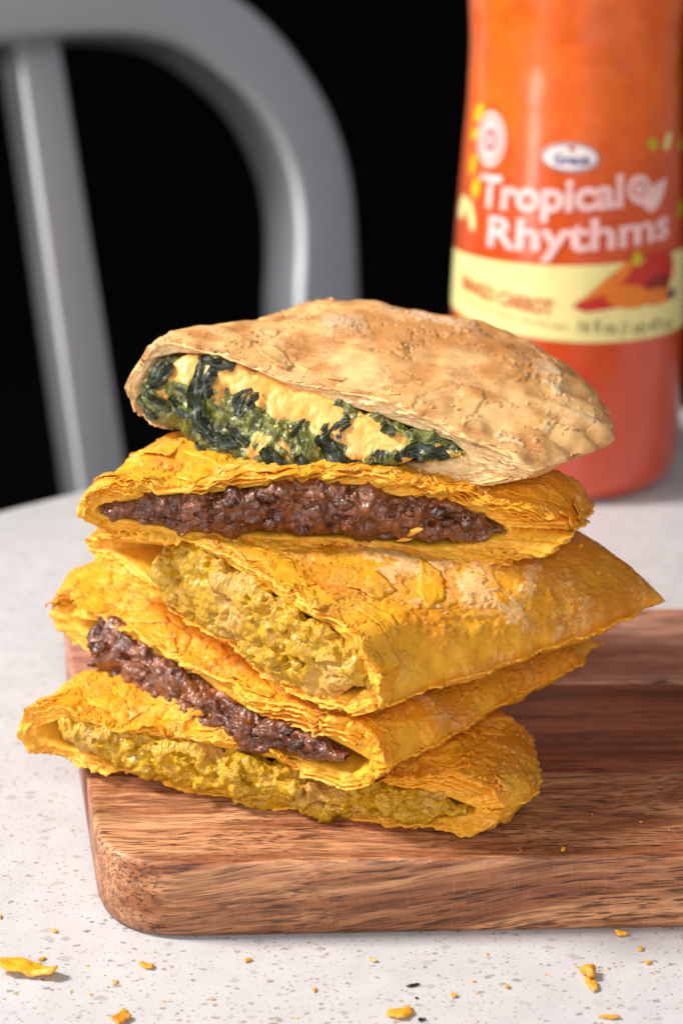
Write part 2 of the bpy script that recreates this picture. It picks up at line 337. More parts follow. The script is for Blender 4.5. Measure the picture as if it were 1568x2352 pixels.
# ---------------------------------------------------------------- patties
SPEC = {'p1': {'A': [-6.86, 4.21, 0.85],
        'B': [3.3, 0.82, 0.75],
        'bot': [[0.01, 0.53], [0.06, 0.35], [0.1, 0.26], [0.19, 0.29], [0.26, 0.23], [0.35, 0.09], [0.44, 0.06], [0.53, 0.07], [0.62, 0.11], [0.69, 0.02], [0.79, -0.01], [0.9, 0.03], [0.96, 0.2],
                [0.98, 0.38]],
        'fbot': [[0.08, 0.98], [0.17, 0.54], [0.2, 0.38], [0.28, 0.31], [0.35, 0.15], [0.42, 0.34], [0.44, 0.08], [0.47, -0.13], [0.51, -0.14], [0.56, 0.16], [0.62, 0.12], [0.68, 0.05], [0.76, 0.07],
                 [0.89, 0.33], [0.92, 0.54]],
        'ftop': [[0.08, 1.24], [0.15, 1.24], [0.21, 1.13], [0.33, 1.27], [0.4, 1.07], [0.48, 0.98], [0.57, 0.98], [0.64, 0.75], [0.74, 0.92], [0.79, 0.82], [0.88, 0.8], [0.92, 0.6]],
        'ibot': [[0.04, 0.81], [0.09, 0.54], [0.19, 0.46], [0.35, 0.26], [0.44, 0.24], [0.62, 0.26], [0.79, 0.16], [0.9, 0.32], [0.94, 0.52]],
        'itop': [[0.04, 0.99], [0.09, 1.25], [0.15, 1.17], [0.21, 1.08], [0.29, 1.17], [0.37, 1.11], [0.45, 1.13], [0.57, 1.03], [0.64, 0.76], [0.74, 0.9], [0.83, 0.86], [0.89, 0.76], [0.94, 0.62]],
        'pL': [[-6.86, 4.21], [-6.59, 5.08], [-6.04, 6.15], [-5.54, 6.59], [-4.3, 7.6], [-3.2, 8.2]],
        'pR': [[3.3, 0.82], [3.76, 1.1], [4.02, 1.86], [4.12, 3.26], [3.98, 4.12], [2.9, 5.2], [2.0, 6.3]],
        'top': [[0.01, 1.28], [0.04, 1.5], [0.09, 1.48], [0.15, 1.4], [0.21, 1.35], [0.29, 1.4], [0.37, 1.35], [0.45, 1.38], [0.57, 1.28], [0.64, 1.01], [0.74, 1.18], [0.83, 1.27], [0.89, 1.34],
                [0.94, 1.23], [0.98, 1.0]]},
 'p2': {'A': [-6.45, 7.5, 2.3],
        'B': [0.85, 0.4, 1.9],
        'bot': [[0.01, 2.02], [0.05, 1.71], [0.12, 1.66], [0.24, 1.3], [0.39, 1.12], [0.51, 0.92], [0.63, 0.92], [0.72, 1.02], [0.86, 1.06], [0.92, 1.15], [0.97, 1.49]],
        'fbot': [[0.12, 1.67], [0.14, 1.48], [0.21, 1.59], [0.24, 1.16], [0.29, 1.34], [0.4, 1.22], [0.44, 1.07], [0.51, 0.99], [0.59, 0.74], [0.63, 0.8], [0.66, 1.16], [0.73, 1.44], [0.79, 1.36],
                 [0.82, 1.49], [0.89, 1.68]],
        'ftop': [[0.12, 2.37], [0.17, 2.47], [0.23, 2.4], [0.3, 2.25], [0.44, 2.21], [0.52, 1.96], [0.61, 1.83], [0.66, 1.83], [0.76, 1.96], [0.82, 1.95], [0.89, 1.74]],
        'ibot': [[0.07, 2.1], [0.14, 1.77], [0.24, 1.51], [0.4, 1.34], [0.52, 1.13], [0.63, 1.08], [0.73, 1.2], [0.82, 1.25], [0.9, 1.36], [0.95, 1.64]],
        'itop': [[0.07, 2.26], [0.14, 2.41], [0.23, 2.38], [0.3, 2.19], [0.44, 2.18], [0.52, 1.94], [0.61, 1.83], [0.66, 1.82], [0.76, 1.96], [0.82, 1.95], [0.9, 1.91], [0.95, 1.85]],
        'pL': [[-6.45, 7.5], [-6.38, 9.09], [-5.93, 9.67], [-5.57, 10.09], [-3.5, 12.0], [-2.2, 13.0]],
        'pR': [[0.85, 0.4], [1.5, 1.03], [2.36, 2.02], [3.74, 3.91], [4.94, 5.21], [5.79, 6.43]],
        'top': [[0.02, 2.54], [0.06, 2.69], [0.14, 2.64], [0.23, 2.57], [0.3, 2.44], [0.44, 2.43], [0.56, 2.38], [0.71, 2.41], [0.85, 2.61], [0.94, 2.6], [0.98, 2.37]]},
 'p3': {'A': [-5.51, 6.76, 4.3],
        'B': [0.84, 0.01, 3.3],
        'bot': [[0.02, 4.06], [0.11, 3.77], [0.23, 3.51], [0.33, 3.41], [0.43, 3.34], [0.52, 3.24], [0.61, 2.97], [0.68, 2.82], [0.8, 2.86], [0.88, 2.95], [0.96, 3.07]],
        'fbot': [[0.23, 3.84], [0.25, 3.68], [0.33, 3.51], [0.43, 3.44], [0.52, 3.33], [0.61, 3.05], [0.69, 2.89], [0.79, 3.0], [0.86, 3.24], [0.95, 3.61]],
        'ftop': [[0.23, 4.49], [0.27, 4.79], [0.35, 5.05], [0.44, 5.11], [0.5, 4.96], [0.6, 4.85], [0.7, 4.62], [0.81, 4.56], [0.86, 4.45], [0.91, 4.05], [0.95, 3.68]],
        'ibot': [[0.07, 4.22], [0.23, 3.79], [0.33, 3.55], [0.43, 3.46], [0.52, 3.36], [0.61, 3.12], [0.69, 2.99], [0.8, 3.0], [0.89, 3.2], [0.95, 3.59]],
        'itop': [[0.08, 4.39], [0.21, 4.68], [0.32, 4.89], [0.43, 5.07], [0.5, 4.94], [0.6, 4.83], [0.7, 4.6], [0.81, 4.53], [0.86, 4.42], [0.91, 4.02], [0.95, 3.72]],
        'pL': [[-5.51, 6.76], [-4.9, 9.2], [-2.5, 11.2], [0.3, 13.0]],
        'pR': [[0.84, 0.01], [1.76, 1.07], [2.52, 1.65], [3.8, 2.54], [5.16, 3.7], [6.51, 4.96], [6.91, 5.18]],
        'top': [[0.02, 4.48], [0.09, 4.69], [0.21, 4.96], [0.32, 5.14], [0.44, 5.3], [0.59, 5.14], [0.73, 4.9], [0.84, 4.77], [0.92, 4.66], [0.97, 4.04]]},
 'p4': {'A': [-5.41, 4.39, 5.8],
        'B': [4.82, 3.83, 5.5],
        'bot': [[0.01, 5.63], [0.05, 5.43], [0.09, 5.28], [0.15, 5.18], [0.24, 5.18], [0.35, 5.13], [0.5, 5.01], [0.56, 4.96], [0.66, 4.82], [0.75, 4.73], [0.84, 4.73], [0.93, 5.01], [0.98, 5.24]],
        'fbot': [[0.04, 5.73], [0.11, 5.57], [0.17, 5.53], [0.18, 5.3], [0.21, 5.25], [0.24, 5.39], [0.31, 5.33], [0.37, 5.46], [0.46, 5.34], [0.56, 5.36], [0.68, 5.18], [0.76, 5.21], [0.86, 5.42]],
        'ftop': [[0.04, 5.81], [0.07, 5.95], [0.1, 5.95], [0.12, 6.11], [0.19, 6.17], [0.24, 6.14], [0.31, 6.27], [0.35, 6.35], [0.46, 6.46], [0.56, 6.44], [0.64, 6.21], [0.75, 6.05], [0.81, 5.81],
                 [0.86, 5.54]],
        'ibot': [[0.03, 5.75], [0.06, 5.62], [0.11, 5.51], [0.18, 5.43], [0.24, 5.31], [0.35, 5.3], [0.46, 5.24], [0.56, 5.24], [0.68, 5.08], [0.76, 5.12], [0.86, 5.38]],
        'itop': [[0.03, 5.81], [0.05, 5.93], [0.1, 5.98], [0.19, 6.16], [0.24, 6.15], [0.31, 6.28], [0.35, 6.35], [0.46, 6.45], [0.56, 6.43], [0.64, 6.2], [0.75, 6.05], [0.81, 5.83], [0.86, 5.57]],
        'pL': [[-5.41, 4.39], [-5.18, 5.21], [-4.93, 6.04], [-4.13, 7.16], [-3.0, 8.5], [-2.4, 9.5]],
        'pR': [[4.82, 3.83], [5.01, 4.45], [5.22, 5.51], [5.17, 5.78], [4.84, 5.75], [4.0, 7.5], [3.0, 9.0]],
        'top': [[0.01, 6.03], [0.03, 6.21], [0.07, 6.33], [0.13, 6.4], [0.24, 6.46], [0.31, 6.51], [0.38, 6.58], [0.47, 6.67], [0.56, 6.67], [0.64, 6.66], [0.77, 6.4], [0.85, 6.25], [0.92, 6.1],
                [0.97, 5.83]]},
 'p5': {'A': [-4.74, 7.18, 7.6],
        'B': [3.96, 3.68, 6.9],
        'bot': [[0.01, 7.43], [0.02, 7.17], [0.04, 6.9], [0.08, 6.74], [0.18, 6.72], [0.35, 6.53], [0.56, 6.41], [0.71, 6.47], [0.79, 6.43], [0.85, 6.39], [0.96, 6.64]],
        'fbot': [[0.04, 7.3], [0.07, 7.04], [0.13, 6.94], [0.18, 6.96], [0.2, 6.64], [0.24, 6.38], [0.35, 6.35], [0.41, 6.26], [0.46, 6.19], [0.55, 6.24], [0.61, 6.41], [0.66, 6.69], [0.71, 6.85],
                 [0.8, 6.94], [0.83, 7.02]],
        'ftop': [[0.04, 7.59], [0.06, 7.93], [0.09, 8.26], [0.16, 8.42], [0.25, 8.48], [0.32, 8.32], [0.39, 8.06], [0.53, 7.78], [0.64, 7.58], [0.72, 7.43], [0.8, 7.27], [0.83, 7.07]],
        'ibot': [[0.03, 7.49], [0.05, 7.12], [0.09, 6.93], [0.18, 6.87], [0.35, 6.67], [0.56, 6.56], [0.71, 6.66], [0.79, 6.84], [0.83, 7.0]],
        'itop': [[0.03, 7.59], [0.05, 7.94], [0.08, 8.32], [0.14, 8.5], [0.25, 8.55], [0.32, 8.37], [0.39, 8.08], [0.53, 7.83], [0.64, 7.63], [0.72, 7.45], [0.8, 7.29], [0.83, 7.08]],
        'pL': [[-4.74, 7.18], [-4.6, 8.2], [-4.2, 9.2], [-3.3, 10.3], [-2, 11.2], [-0.3, 11.7]],
        'pR': [[3.96, 3.68], [4.69, 4.47], [5.46, 5.39], [5.9, 6.73], [5.84, 8.17], [5.33, 9.37], [4.51, 10.1], [3.34, 10.5], [2.0, 11.3], [0.4, 11.8]],
        'top': [[0.01, 7.82], [0.03, 8.05], [0.06, 8.48], [0.11, 8.75], [0.18, 8.79], [0.26, 8.68], [0.39, 8.27], [0.53, 8.08], [0.58, 8.09], [0.66, 7.98], [0.72, 7.81], [0.8, 7.57], [0.89, 7.34],
                [0.96, 7.16]]}}

def side(pts, n):                                         # smooth curve through plan points, by arc length
    p = np.array(pts); d = np.r_[0, np.cumsum(np.linalg.norm(np.diff(p, axis=0), axis=1))]; s = np.linspace(0, d[-1], 400)
    q = np.stack([np.interp(s, d, p[:, i]) for i in (0, 1)], 1)
    for _ in range(3):
        k = np.ones(31)/31; qq = np.stack([np.convolve(np.pad(q[:, i], 15, mode='reflect', reflect_type='odd'), k, 'valid') for i in (0, 1)], 1); q = qq
    idx = np.linspace(0, 399, n); return np.stack([np.interp(idx, np.arange(400), q[:, i]) for i in (0, 1)], 1)
def prof(pts, a, z0, z1, sm=9):
    x = np.array([p[0] for p in pts]); y = np.array([p[1] for p in pts]); g = np.linspace(0, 1, 301)
    v = np.interp(g, np.r_[0, x, 1], np.r_[z0, y, z1]); k = np.ones(sm)/sm
    v = np.convolve(np.pad(v, sm//2, mode='reflect', reflect_type='odd'), k, 'valid'); return np.interp(a, g, v)

class Patty: pass
def crust(key, label, mat, o):
    s = SPEC[key]; A = np.array(s['A']); B = np.array(s['B']); t2 = (B-A)[:2]; L = np.linalg.norm(t2); nf = np.array([t2[1], -t2[0], 0])/L
    base = np.array([*(A[:2]*.5+B[:2]*.5-nf[:2]*2.5), o['z0']])
    root = thing('patty', label, 'patty', base, 'halved patties stacked on the board')
    NT_, NB, NV = 430, 190, 190
    th = np.linspace(0, 1, NT_+1)[:-1]; tb = np.linspace(0, 1, NB+1)[:-1]
    ease = lambda x: .45*x+.55*(.5-.5*np.cos(np.pi*x))
    a = np.r_[1-ease(th), ease(tb)]; top = np.r_[np.ones(NT_, bool), np.zeros(NB, bool)]; N = len(a)
    z_seam = A[2]+(B[2]-A[2])*a
    cut = np.where(top, prof(s['top'], a, A[2], B[2]), prof(s['bot'], a, A[2], B[2]))
    v = np.linspace(1, 0, NV)**1.12
    pL, pR = side(s['pL'], 401), side(s['pR'], 401); vi = v*400
    PL = np.stack([np.interp(vi, np.arange(401), pL[:, i]) for i in (0, 1)], 1); PR = np.stack([np.interp(vi, np.arange(401), pR[:, i]) for i in (0, 1)], 1)
    G = np.zeros((NV, N, 3)); G[..., :2] = PL[:, None]+(PR-PL)[:, None]*a[None, :, None]
    e = np.abs(2*a-1)
    dome = np.where(top, o['dome']*np.maximum(0, 1-e**o.get('n', 4))**(1/o.get('m', 2)), -o['belly']*np.maximum(0, 1-e**o.get('bn', 8))**.5)
    k = sstep(0, o.get('blend', .35), v)[:, None]
    prof0 = (cut-z_seam)[None]; coll = np.maximum(0, 1-v**o.get('p', 5))**.5
    rel = (prof0*(1-k)+dome[None]*k)*coll[:, None]
    if 'hump' in o:
        hu = np.where(top, o['hump']*np.exp(-((a-o['hump_a'])/o['hump_w'])**2), 0)[None]*np.sin(np.pi*np.clip(v, 0, 1)**o.get('hump_p', .8))[:, None]; rel = rel+hu
    zb = z_seam[None]+(o['zback']*v**1.3)[:, None] + o.get('zright', 0)*v[:, None]*a[None]+o.get('zleft', 0)*sstep(0, .6, v)[:, None]*(1-a[None])**1.3
    G[..., 2] = zb+rel
    depth = np.linalg.norm((pL[-1]+pR[-1])/2-(A+B)[:2]/2); dist = v*depth
    nrm = gnormals(G, True); cen = G.mean(1, keepdims=True)
    if ((G-cen)*nrm).sum() < 0: nrm = -nrm
    P = G.reshape(-1, 3); off = o['seed']
    und = fbm(P*.55, 3, .5, off)*o.get('und', .09)
    q = fbm(P*np.array(o.get('tsc', (.75, .75, .95))), 6, .62, off+3)
    lay = np.zeros(len(P)); h = np.zeros(len(P))
    for tt in o.get('terr', (-.22, .16)):
        st = sstep(tt-.012, tt+.012, q); h += st*o.get('th', .035); lay += st/len(o.get('terr', (-.22, .16)))
    cr = np.abs(fbm(P*.8, 5, .6, off+9)); crm = sstep(.0, .3, fbm(P*.45, 2, .5, off+12))
    crack = -(1-sstep(.0, .035, cr))*crm*o.get('crack', .11)
    micro = fbm(P*5, 3, .6, off+5)*o.get('micro', .009) + np.maximum(0, fbm(P*1.8, 2, .5, off+6))*o.get('blis', .035)
    h = h-.5*len(o.get('terr', (-.22, .16)))*o.get('th', .035); d = und+h+crack+micro
    Lq = lay.copy()
    if 'crimp' in o:                                      # fluted lip along the sealed curved edge
        ed = np.minimum(1-a, 1)[None]*L*np.ones((NV, 1)); backd = (1-v)[:, None]*depth; edge = np.minimum(ed, np.where(backd < 9, backd*1.1, 9))
        arc = np.arctan2(G[..., 1]-6.2, G[..., 0]-.5)*5.
        cm = np.exp(-(edge/.85)**2)*sstep(.02, .12, v)[:, None]*np.where(top, 1, .6)[None]
        d = d+(cm*(np.abs(np.sin(arc*3.1+.9*np.sin(arc*.9)))*.22-.1)).ravel()
    d = d.reshape(NV, N); pinch = sstep(0, .06, (1-v))[:, None]; d = d*(.3+.7*pinch)
    G = G+nrm*d[..., None]
    arcl = np.cumsum(np.r_[0, np.linalg.norm(np.diff(G[-1], axis=0), axis=1)])
    jq = np.stack([arcl*.9, np.full(N, off*3.1), np.zeros(N)], 1); jag = fbm(jq, 5, .65)*o.get('jag', .16)
    G = G+nf*(jag[None]*np.exp(-dist/.35)[:, None])[..., None]
    lay = lay.reshape(NV, N); bake = np.clip(o.get('bake', .5)*(.5+nrm[..., 2]*.5), 0, 1)+np.zeros((NV, N))
    for (ba, bv, bw, bs) in o.get('bakes', []): bake = bake+bs*np.exp(-((a[None]-ba)**2/bw**2+(v[:, None]-bv)**2/bw**2))*top[None]
    flour = np.zeros((NV, N))+o.get('flour', .1)
    for (ba, bv, bw, bs) in o.get('flours', []): flour = flour+bs*np.exp(-((a[None]-ba)**2/bw**2+(v[:, None]-bv)**2/bw**2))*top[None]
    flour = flour*(.25+.75*Lq.reshape(NV, N))
    # rim of the cut and the hollow behind it
    ia0, ia1 = s['itop'][0][0], s['itop'][-1][0]; ai = ia0+(ia1-ia0)*a
    zi = np.where(top, np.interp(ai, [p[0] for p in s['itop']], [p[1] for p in s['itop']]), np.interp(ai, [p[0] for p in s['ibot']], [p[1] for p in s['ibot']]))
    I = np.zeros((N, 3)); I[:, :2] = A[:2]+t2*ai[:, None]; I[:, 2] = zi; K = 16
    fr = G[-1]; w_ = np.linalg.norm(fr-I, axis=1); rows = []
    for kk in range(1, K+1):
        ss = kk/K; X = fr*(1-ss)+I*ss
        q = np.stack([arcl*.7, ss*w_*9, np.full(N, off)], 1); lam = fbm(q, 3, .6)*.10
        cr2 = fbm(X*4.5, 3, .6, off+2)*.05*min(1, w_.max())
        X = X+nf*(jag*(1-ss)+ (lam+cr2)*np.sin(np.pi*min(1, ss*1.0+.08))-.10*ss)[:, None]+np.array([0, 0, 1])*(fbm(q+5, 2)*.035*np.sin(np.pi*ss))[:, None]
        rows.append(X)
    Ic = I.mean(0); last = rows[-1]
    for dp in (.15, .35, .7, 1.1): rows.append(last-nf*dp+(np.r_[Ic[:2], Ic[2]]-last)*dp*.12)
    R = np.array(rows); nR = len(R)
    if o.get('clamp') is not None: G[..., 2] = np.maximum(G[..., 2], o['clamp']); R[..., 2] = np.maximum(R[..., 2], o['clamp'])
    full = np.concatenate([G, R], 0)
    zone = np.r_[np.zeros(NV), np.linspace(.55, 1, K), np.ones(nR-K)]
    at = dict(layer=np.concatenate([lay, np.tile(.35, (nR, N))]), bake=np.concatenate([bake, np.tile(.2, (nR, N))]), flour=np.concatenate([flour, np.tile(0., (nR, N))]), zone=np.repeat(zone[:, None], N, 1))
    F = gridfaces(len(full), N, True)
    n2 = gnormals(full[:NV], True); 
    if ((G-cen)*n2).sum() < 0: n2 = -n2; 
    else: F = F[:, ::-1]
    ob = mesh_np('crust', full.reshape(-1, 3), F, M[mat], root, base, at)
    p = Patty(); p.root, p.base, p.G, p.n, p.a, p.v, p.top, p.NT, p.A, p.B, p.nf, p.L, p.t2, p.s, p.o, p.depth, p.mat, p.I, p.jag, p.crust = root, base, G, n2, a, v, top, NT_, A, B, nf, L, t2, s, o, depth, mat, I, jag, ob
    return p
def samp(p, r, j):                                        # bilinear lookup of crust surface, row r, column j
    G, n = p.G, p.n; R, N = G.shape[:2]; r = np.clip(r, 0, R-1.001); j = np.mod(j, N)
    r0 = r.astype(int); j0 = j.astype(int); fr = (r-r0)[:, None]; fj = (j-j0)[:, None]; j1 = (j0+1) % N
    f = lambda X: (X[r0, j0]*(1-fj)+X[r0, j1]*fj)*(1-fr)+(X[r0+1, j0]*(1-fj)+X[r0+1, j1]*fj)*fr
    return f(G), unit(f(n))
def ragged(ph, sd, big=.42, small=.10):                  # broken-sheet outline: a few straightish sides, finely torn
    x, y = np.cos(ph), np.sin(ph); k = 5; r = np.full(len(ph), 9.)
    rs = np.random.default_rng(int(sd*1000) % 100000)
    an = np.sort(rs.uniform(0, 2*np.pi, k)+0)+np.linspace(0, .01, k); an = np.linspace(0, 2*np.pi, k, endpoint=False)+rs.uniform(-.5, .5, k)
    for q in an: c = np.cos(ph-q); r = np.minimum(r, np.where(c > .12, rs.uniform(1-big, 1.05)/np.maximum(c, .12), 9))
    r = np.minimum(r, 1.5)
    return r+small*fbm(np.stack([x*3.2, y*3.2, np.full(len(ph), sd)], 1), 3, .8)+small*.6*fbm(np.stack([x*8, y*8, np.full(len(ph), sd)], 1), 1)
def flake(p, a, v, sx, sy, lift=.08, ang=0., rng=random, mat=None, name='pastry_flake', bend=0.):
    """thin ragged sheet of pastry lying on the crust at (a, v), one side of it standing up a little"""
    j = np.argmin(np.abs(p.a[:p.NT]-a)); r = np.argmin(np.abs(p.v-v)); R, N = p.G.shape[:2]
    rr, jj = np.clip(r, 3, R-4), j
    lu = np.linalg.norm(p.G[rr, (jj+4) % N]-p.G[rr, jj-4])/8; lv = np.linalg.norm(p.G[rr+3, jj]-p.G[rr-3, jj])/6
    n, rings = 40, 5; ph = np.linspace(0, 2*np.pi, n, endpoint=False); sd = rng.random()*99
    edge = ragged(ph, sd)
    pts = [(0, 0)]
    for k in range(1, rings+1):
        for i in range(n): pts.append((np.cos(ph[i])*edge[i]*k/rings, np.sin(ph[i])*edge[i]*k/rings))
    pts = np.array(pts); x = pts[:, 0]*sx; y = pts[:, 1]*sy; ca, sa = math.cos(ang), math.sin(ang)
    X = x*ca-y*sa; Y = x*sa+y*ca
    Pq, nn = samp(p, r+Y/lv, j-X/lu)
    over = np.maximum(0, (r+Y/lv)-(R-1))*lv
    Pq = Pq+p.nf*over[:, None]
    hgt = .012+lift*.8*np.clip(pts[:, 1]*.5+.5, 0, 1.3)**2+bend*pts[:, 0]**2+fbm(np.stack([X*3, Y*3, np.full(len(X), rng.random()*50)], 1), 2)*.025
    T = Pq+nn*hgt[:, None]; Bt = T-nn*.02
    m = len(T); F = []
    for i in range(n):
        i2 = (i+1) % n; F.append((0, 1+i, 1+i2, 1+i2)) if False else None
    Q = []; tri = []
    for i in range(n): tri.append((0, 1+i, 1+(i+1) % n))
    for k in range(rings-1):
        for i in range(n):
            a0 = 1+k*n+i; a1 = 1+k*n+(i+1) % n; b0 = a0+n; b1 = a1+n; tri += [(a0, b0, b1), (a0, b1, a1)]
    tri = np.array(tri); low = tri[:, ::-1]+m; ed = []
    for i in range(n):
        a0 = 1+(rings-1)*n+i; a1 = 1+(rings-1)*n+(i+1) % n; ed += [(a0, a0+m, a1+m), (a0, a1+m, a1)]
    lay = rng.uniform(.3, 1)
    V = np.r_[T, Bt]; nv = len(V)
    return mesh_np(name, V, np.r_[tri, low, np.array(ed)], mat or M[p.mat], p.root, p.base, dict(layer=np.full(nv, lay), bake=np.full(nv, rng.uniform(0, .4)), flour=np.full(nv, rng.uniform(0, .35)), zone=np.zeros(nv)))
def layer_strip(p, a0, a1, top, depth_in, out, rng=random, back=.6, mat=None, droop=0.):
    """one thin sheet of the laminated pastry, its torn edge showing in the cut"""
    na, nb = max(12, int(abs(a1-a0)*p.L/.07)), 7
    sgn = -1 if top else 1; js = np.where(p.top == top)[0]; aj = p.a[js]; order = np.argsort(aj)
    aa = np.linspace(a0, a1, na); jc = np.interp(aa, aj[order], js[order].astype(float))
    sd = rng.random()*99; e = fbm(np.stack([aa*p.L*1.7, np.full(na, sd), np.zeros(na)], 1), 5, .7)
    ends = sstep(0, .10, (aa-a0)/(a1-a0))*sstep(0, .10, (a1-aa)/(a1-a0))
    G0 = p.G[-1]; V = []
    jf = np.clip(jc.astype(int), 0, len(G0)-1); X = G0[jf]; I = p.I[jf]; dirn = unit(I-X); wd = np.linalg.norm(I-X, axis=1)
    wav = fbm(np.stack([aa*p.L*1.1, np.full(na, sd+7), np.zeros(na)], 1), 3)*.05
    for b in range(nb):
        f = b/(nb-1)
        ext = -back+(back+out*(.6+.9*e)*ends+.02)*f
        D = X+dirn*(np.minimum(depth_in+wav, wd*.95))[:, None]+p.nf*ext[:, None]+np.array([0, 0, -droop*f*f])
        V.append(D)
    V = np.array(V); nn = np.array([0, 0, 1.]); T = V.reshape(-1, 3); thk = .03; Bt = T-nn*thk; m = len(T)
    F = gridfaces(nb, na); F2 = F[:, ::-1]+m; E = []
    for i in range(na-1):
        q0 = (nb-1)*na+i; E.append((q0, q0+1, q0+1+m, q0+m))
    W = np.r_[T, Bt]; nv = len(W)
    return mesh_np('pastry_layer', W, np.r_[F, F2, np.array(E)], mat or M[p.mat], p.root, p.base, dict(layer=np.full(nv, rng.uniform(.4, 1)), bake=np.full(nv, .1), flour=np.full(nv, rng.uniform(0, .4)), zone=np.full(nv, .3)))

def filling(p, mat, o, name='filling'):
    s = p.s; a0, a1 = s['ftop'][0][0], s['ftop'][-1][0]; nA, nP = o.get('nA', 560), o.get('nP', 150)
    a = np.linspace(a0, a1, nA); ft = np.interp(a, [q[0] for q in s['ftop']], [q[1] for q in s['ftop']]); fb = np.interp(a, [q[0] for q in s['fbot']], [q[1] for q in s['fbot']])
    k = np.ones(9)/9; ft = np.convolve(np.pad(ft, 4, 'edge'), k, 'valid'); fb = np.convolve(np.pad(fb, 4, 'edge'), k, 'valid')
    u = (a-a0)/(a1-a0); endt = np.sqrt(np.clip(np.minimum(u, 1-u)/.06, 0, 1))
    zc = (ft+fb)/2; hz = np.maximum((ft-fb)/2, .06)*(.35+.65*endt)
    out = np.interp(u, *o['out'])*endt
    ps = np.linspace(math.radians(118), math.radians(-118), nP)
    G = np.zeros((nP, nA, 3)); G[..., :2] = (p.A[:2]+p.t2*a[:, None])[None]; 
    cs = np.sign(np.cos(ps))*np.abs(np.cos(ps))**.75; sn = np.sign(np.sin(ps))*np.abs(np.sin(ps))**.85
    G = G+p.nf*(cs[:, None]*np.where(cs > 0, 1, 1.)[:, None]*((out[None]+.12)*(1-o.get('sag', 0)*np.sin(ps)[:, None]))-.12)[..., None]
    G[..., 2] = zc[None]+hz[None]*sn[:, None]
    n = gnormals(G, False); c = G.mean((0,)); 
    if ((G-c[None])*n).sum() < 0: n = -n
    P = G.reshape(-1, 3); off = p.o['seed']+20; W = P+.12*np.stack([perlin(P*2.5+i*31) for i in range(3)], 1)
    f1, c1 = worley(W*o['s1'], off); f2, c2 = worley(W*o['s2'], off+1); dome = lambda f: np.maximum(0, 1-(f/.9)**2)**.75
    d = o['a1']*(dome(f1)-.6)+o['a2']*(dome(f2)-.6)+o['a3']*fbm(P*2.0, 5, o.get('gain', .52), off)-o.get('pit', 0)*sstep(.22, .5, fbm(P*np.array([1.5, 1.5, 2.6]), 3, .6, off+8))+o.get('a4', 0)*fbm(P*np.array([6, 6, 3.]), 3, .6, off+4)
    cell = (.6*c1+.4*c2)
    if 'smooth' in o: d = d*(1-.8*o['smooth'](G, a, P))
    G = G+n*d.reshape(nP, nA)[..., None]
    if p.o.get('clamp') is not None: G[..., 2] = np.maximum(G[..., 2], p.o['clamp']+.01)
    F = gridfaces(nP, nA)
    n2 = gnormals(G, False)
    if ((G-c[None])*n2).sum() < 0: n2 = -n2
    else: F = F[:, ::-1]
    ob = mesh_np(name, G.reshape(-1, 3), F, M[mat], p.root, p.base, dict(cell=cell))
    p.F, p.Fn, p.Fa = G, n2, a
    return ob
def fpoint(p, a, z):
    i = int(np.clip(np.searchsorted(p.Fa, a), 1, len(p.Fa)-2)); col_ = p.F[:, i]; h = len(col_)
    lo, hi = int(h*.12), int(h*.88); jj = lo+int(np.argmin(np.abs(col_[lo:hi, 2]-z))); return col_[jj], p.Fn[jj, i]
def lump(name, c, r, mat, root, base, seed, squash=(1, 1, 1), rot=0., amp=.35, fr=1.8, sub=3):
    bm = bmesh.new(); bmesh.ops.create_icosphere(bm, subdivisions=sub, radius=1); V = np.array([v.co[:] for v in bm.verts]); F = np.array([[l.index for l in f.verts] for f in bm.faces]); bm.free()
    d = 1+amp*fbm(V*fr, 3, .6, seed); V = V*d[:, None]*np.array(squash)*r; ca, sa = math.cos(rot), math.sin(rot)
    V = np.stack([V[:, 0]*ca-V[:, 1]*sa, V[:, 0]*sa+V[:, 1]*ca, V[:, 2]], 1)
    nv = len(V); return mesh_np(name, V+np.array(c), F, mat, root, base, dict(cell=np.full(nv, random.random()), layer=np.full(nv, random.random()), bake=np.full(nv, random.random()*.6), flour=np.full(nv, .2), zone=np.zeros(nv)))
def crumbs(p, spots, mat, name='crumbs'):
    """countless tiny crumbs stuck to one patty: a single joined part"""
    V = []; F = []; base_ico = None
    bm = bmesh.new(); bmesh.ops.create_icosphere(bm, subdivisions=1, radius=1); iv = np.array([v.co[:] for v in bm.verts]); jf = np.array([[l.index for l in f.verts] for f in bm.faces]); bm.free()
    for c, n, r in spots:
        q = iv*(1+RNG.uniform(-.45, .45, (len(iv), 1)))*r*RNG.uniform(.6, 1.6, 3); q = q-np.outer(q@np.asarray(n), np.asarray(n))*RNG.uniform(.2, .7); F.append(jf+len(V)*len(iv)); V.append(q+np.asarray(c)+np.asarray(n)*r*.4)
    V = np.concatenate(V); F = np.concatenate(F); nv = len(V)
    o = mesh_np(name, V, F, mat, p.root, p.base, dict(layer=RNG.uniform(.2, 1, nv), bake=np.zeros(nv), flour=np.full(nv, .3), zone=np.zeros(nv)), smooth=False); o['kind'] = 'stuff'
def crust_crumbs(p, n, rmax=.04, vmax=1., near_cut=.5):
    sp = []
    for _ in range(n):
        a = random.uniform(.03, .97); v = random.random()**2*.12 if random.random() < near_cut else random.uniform(0, vmax)
        j = np.argmin(np.abs(p.a[:p.NT]-a)); r = np.argmin(np.abs(p.v-v)); sp.append((p.G[r, j], p.n[r, j], random.uniform(.012, rmax)))
    nb = np.where(~p.top)[0]
    for _ in range(n//3):
        j = int(random.choice(nb)); f = random.random(); sp.append((p.G[-1, j]*(1-f)+p.I[j]*f+p.nf*.03, p.nf, random.uniform(.012, rmax)))
    crumbs(p, sp, M[p.mat])

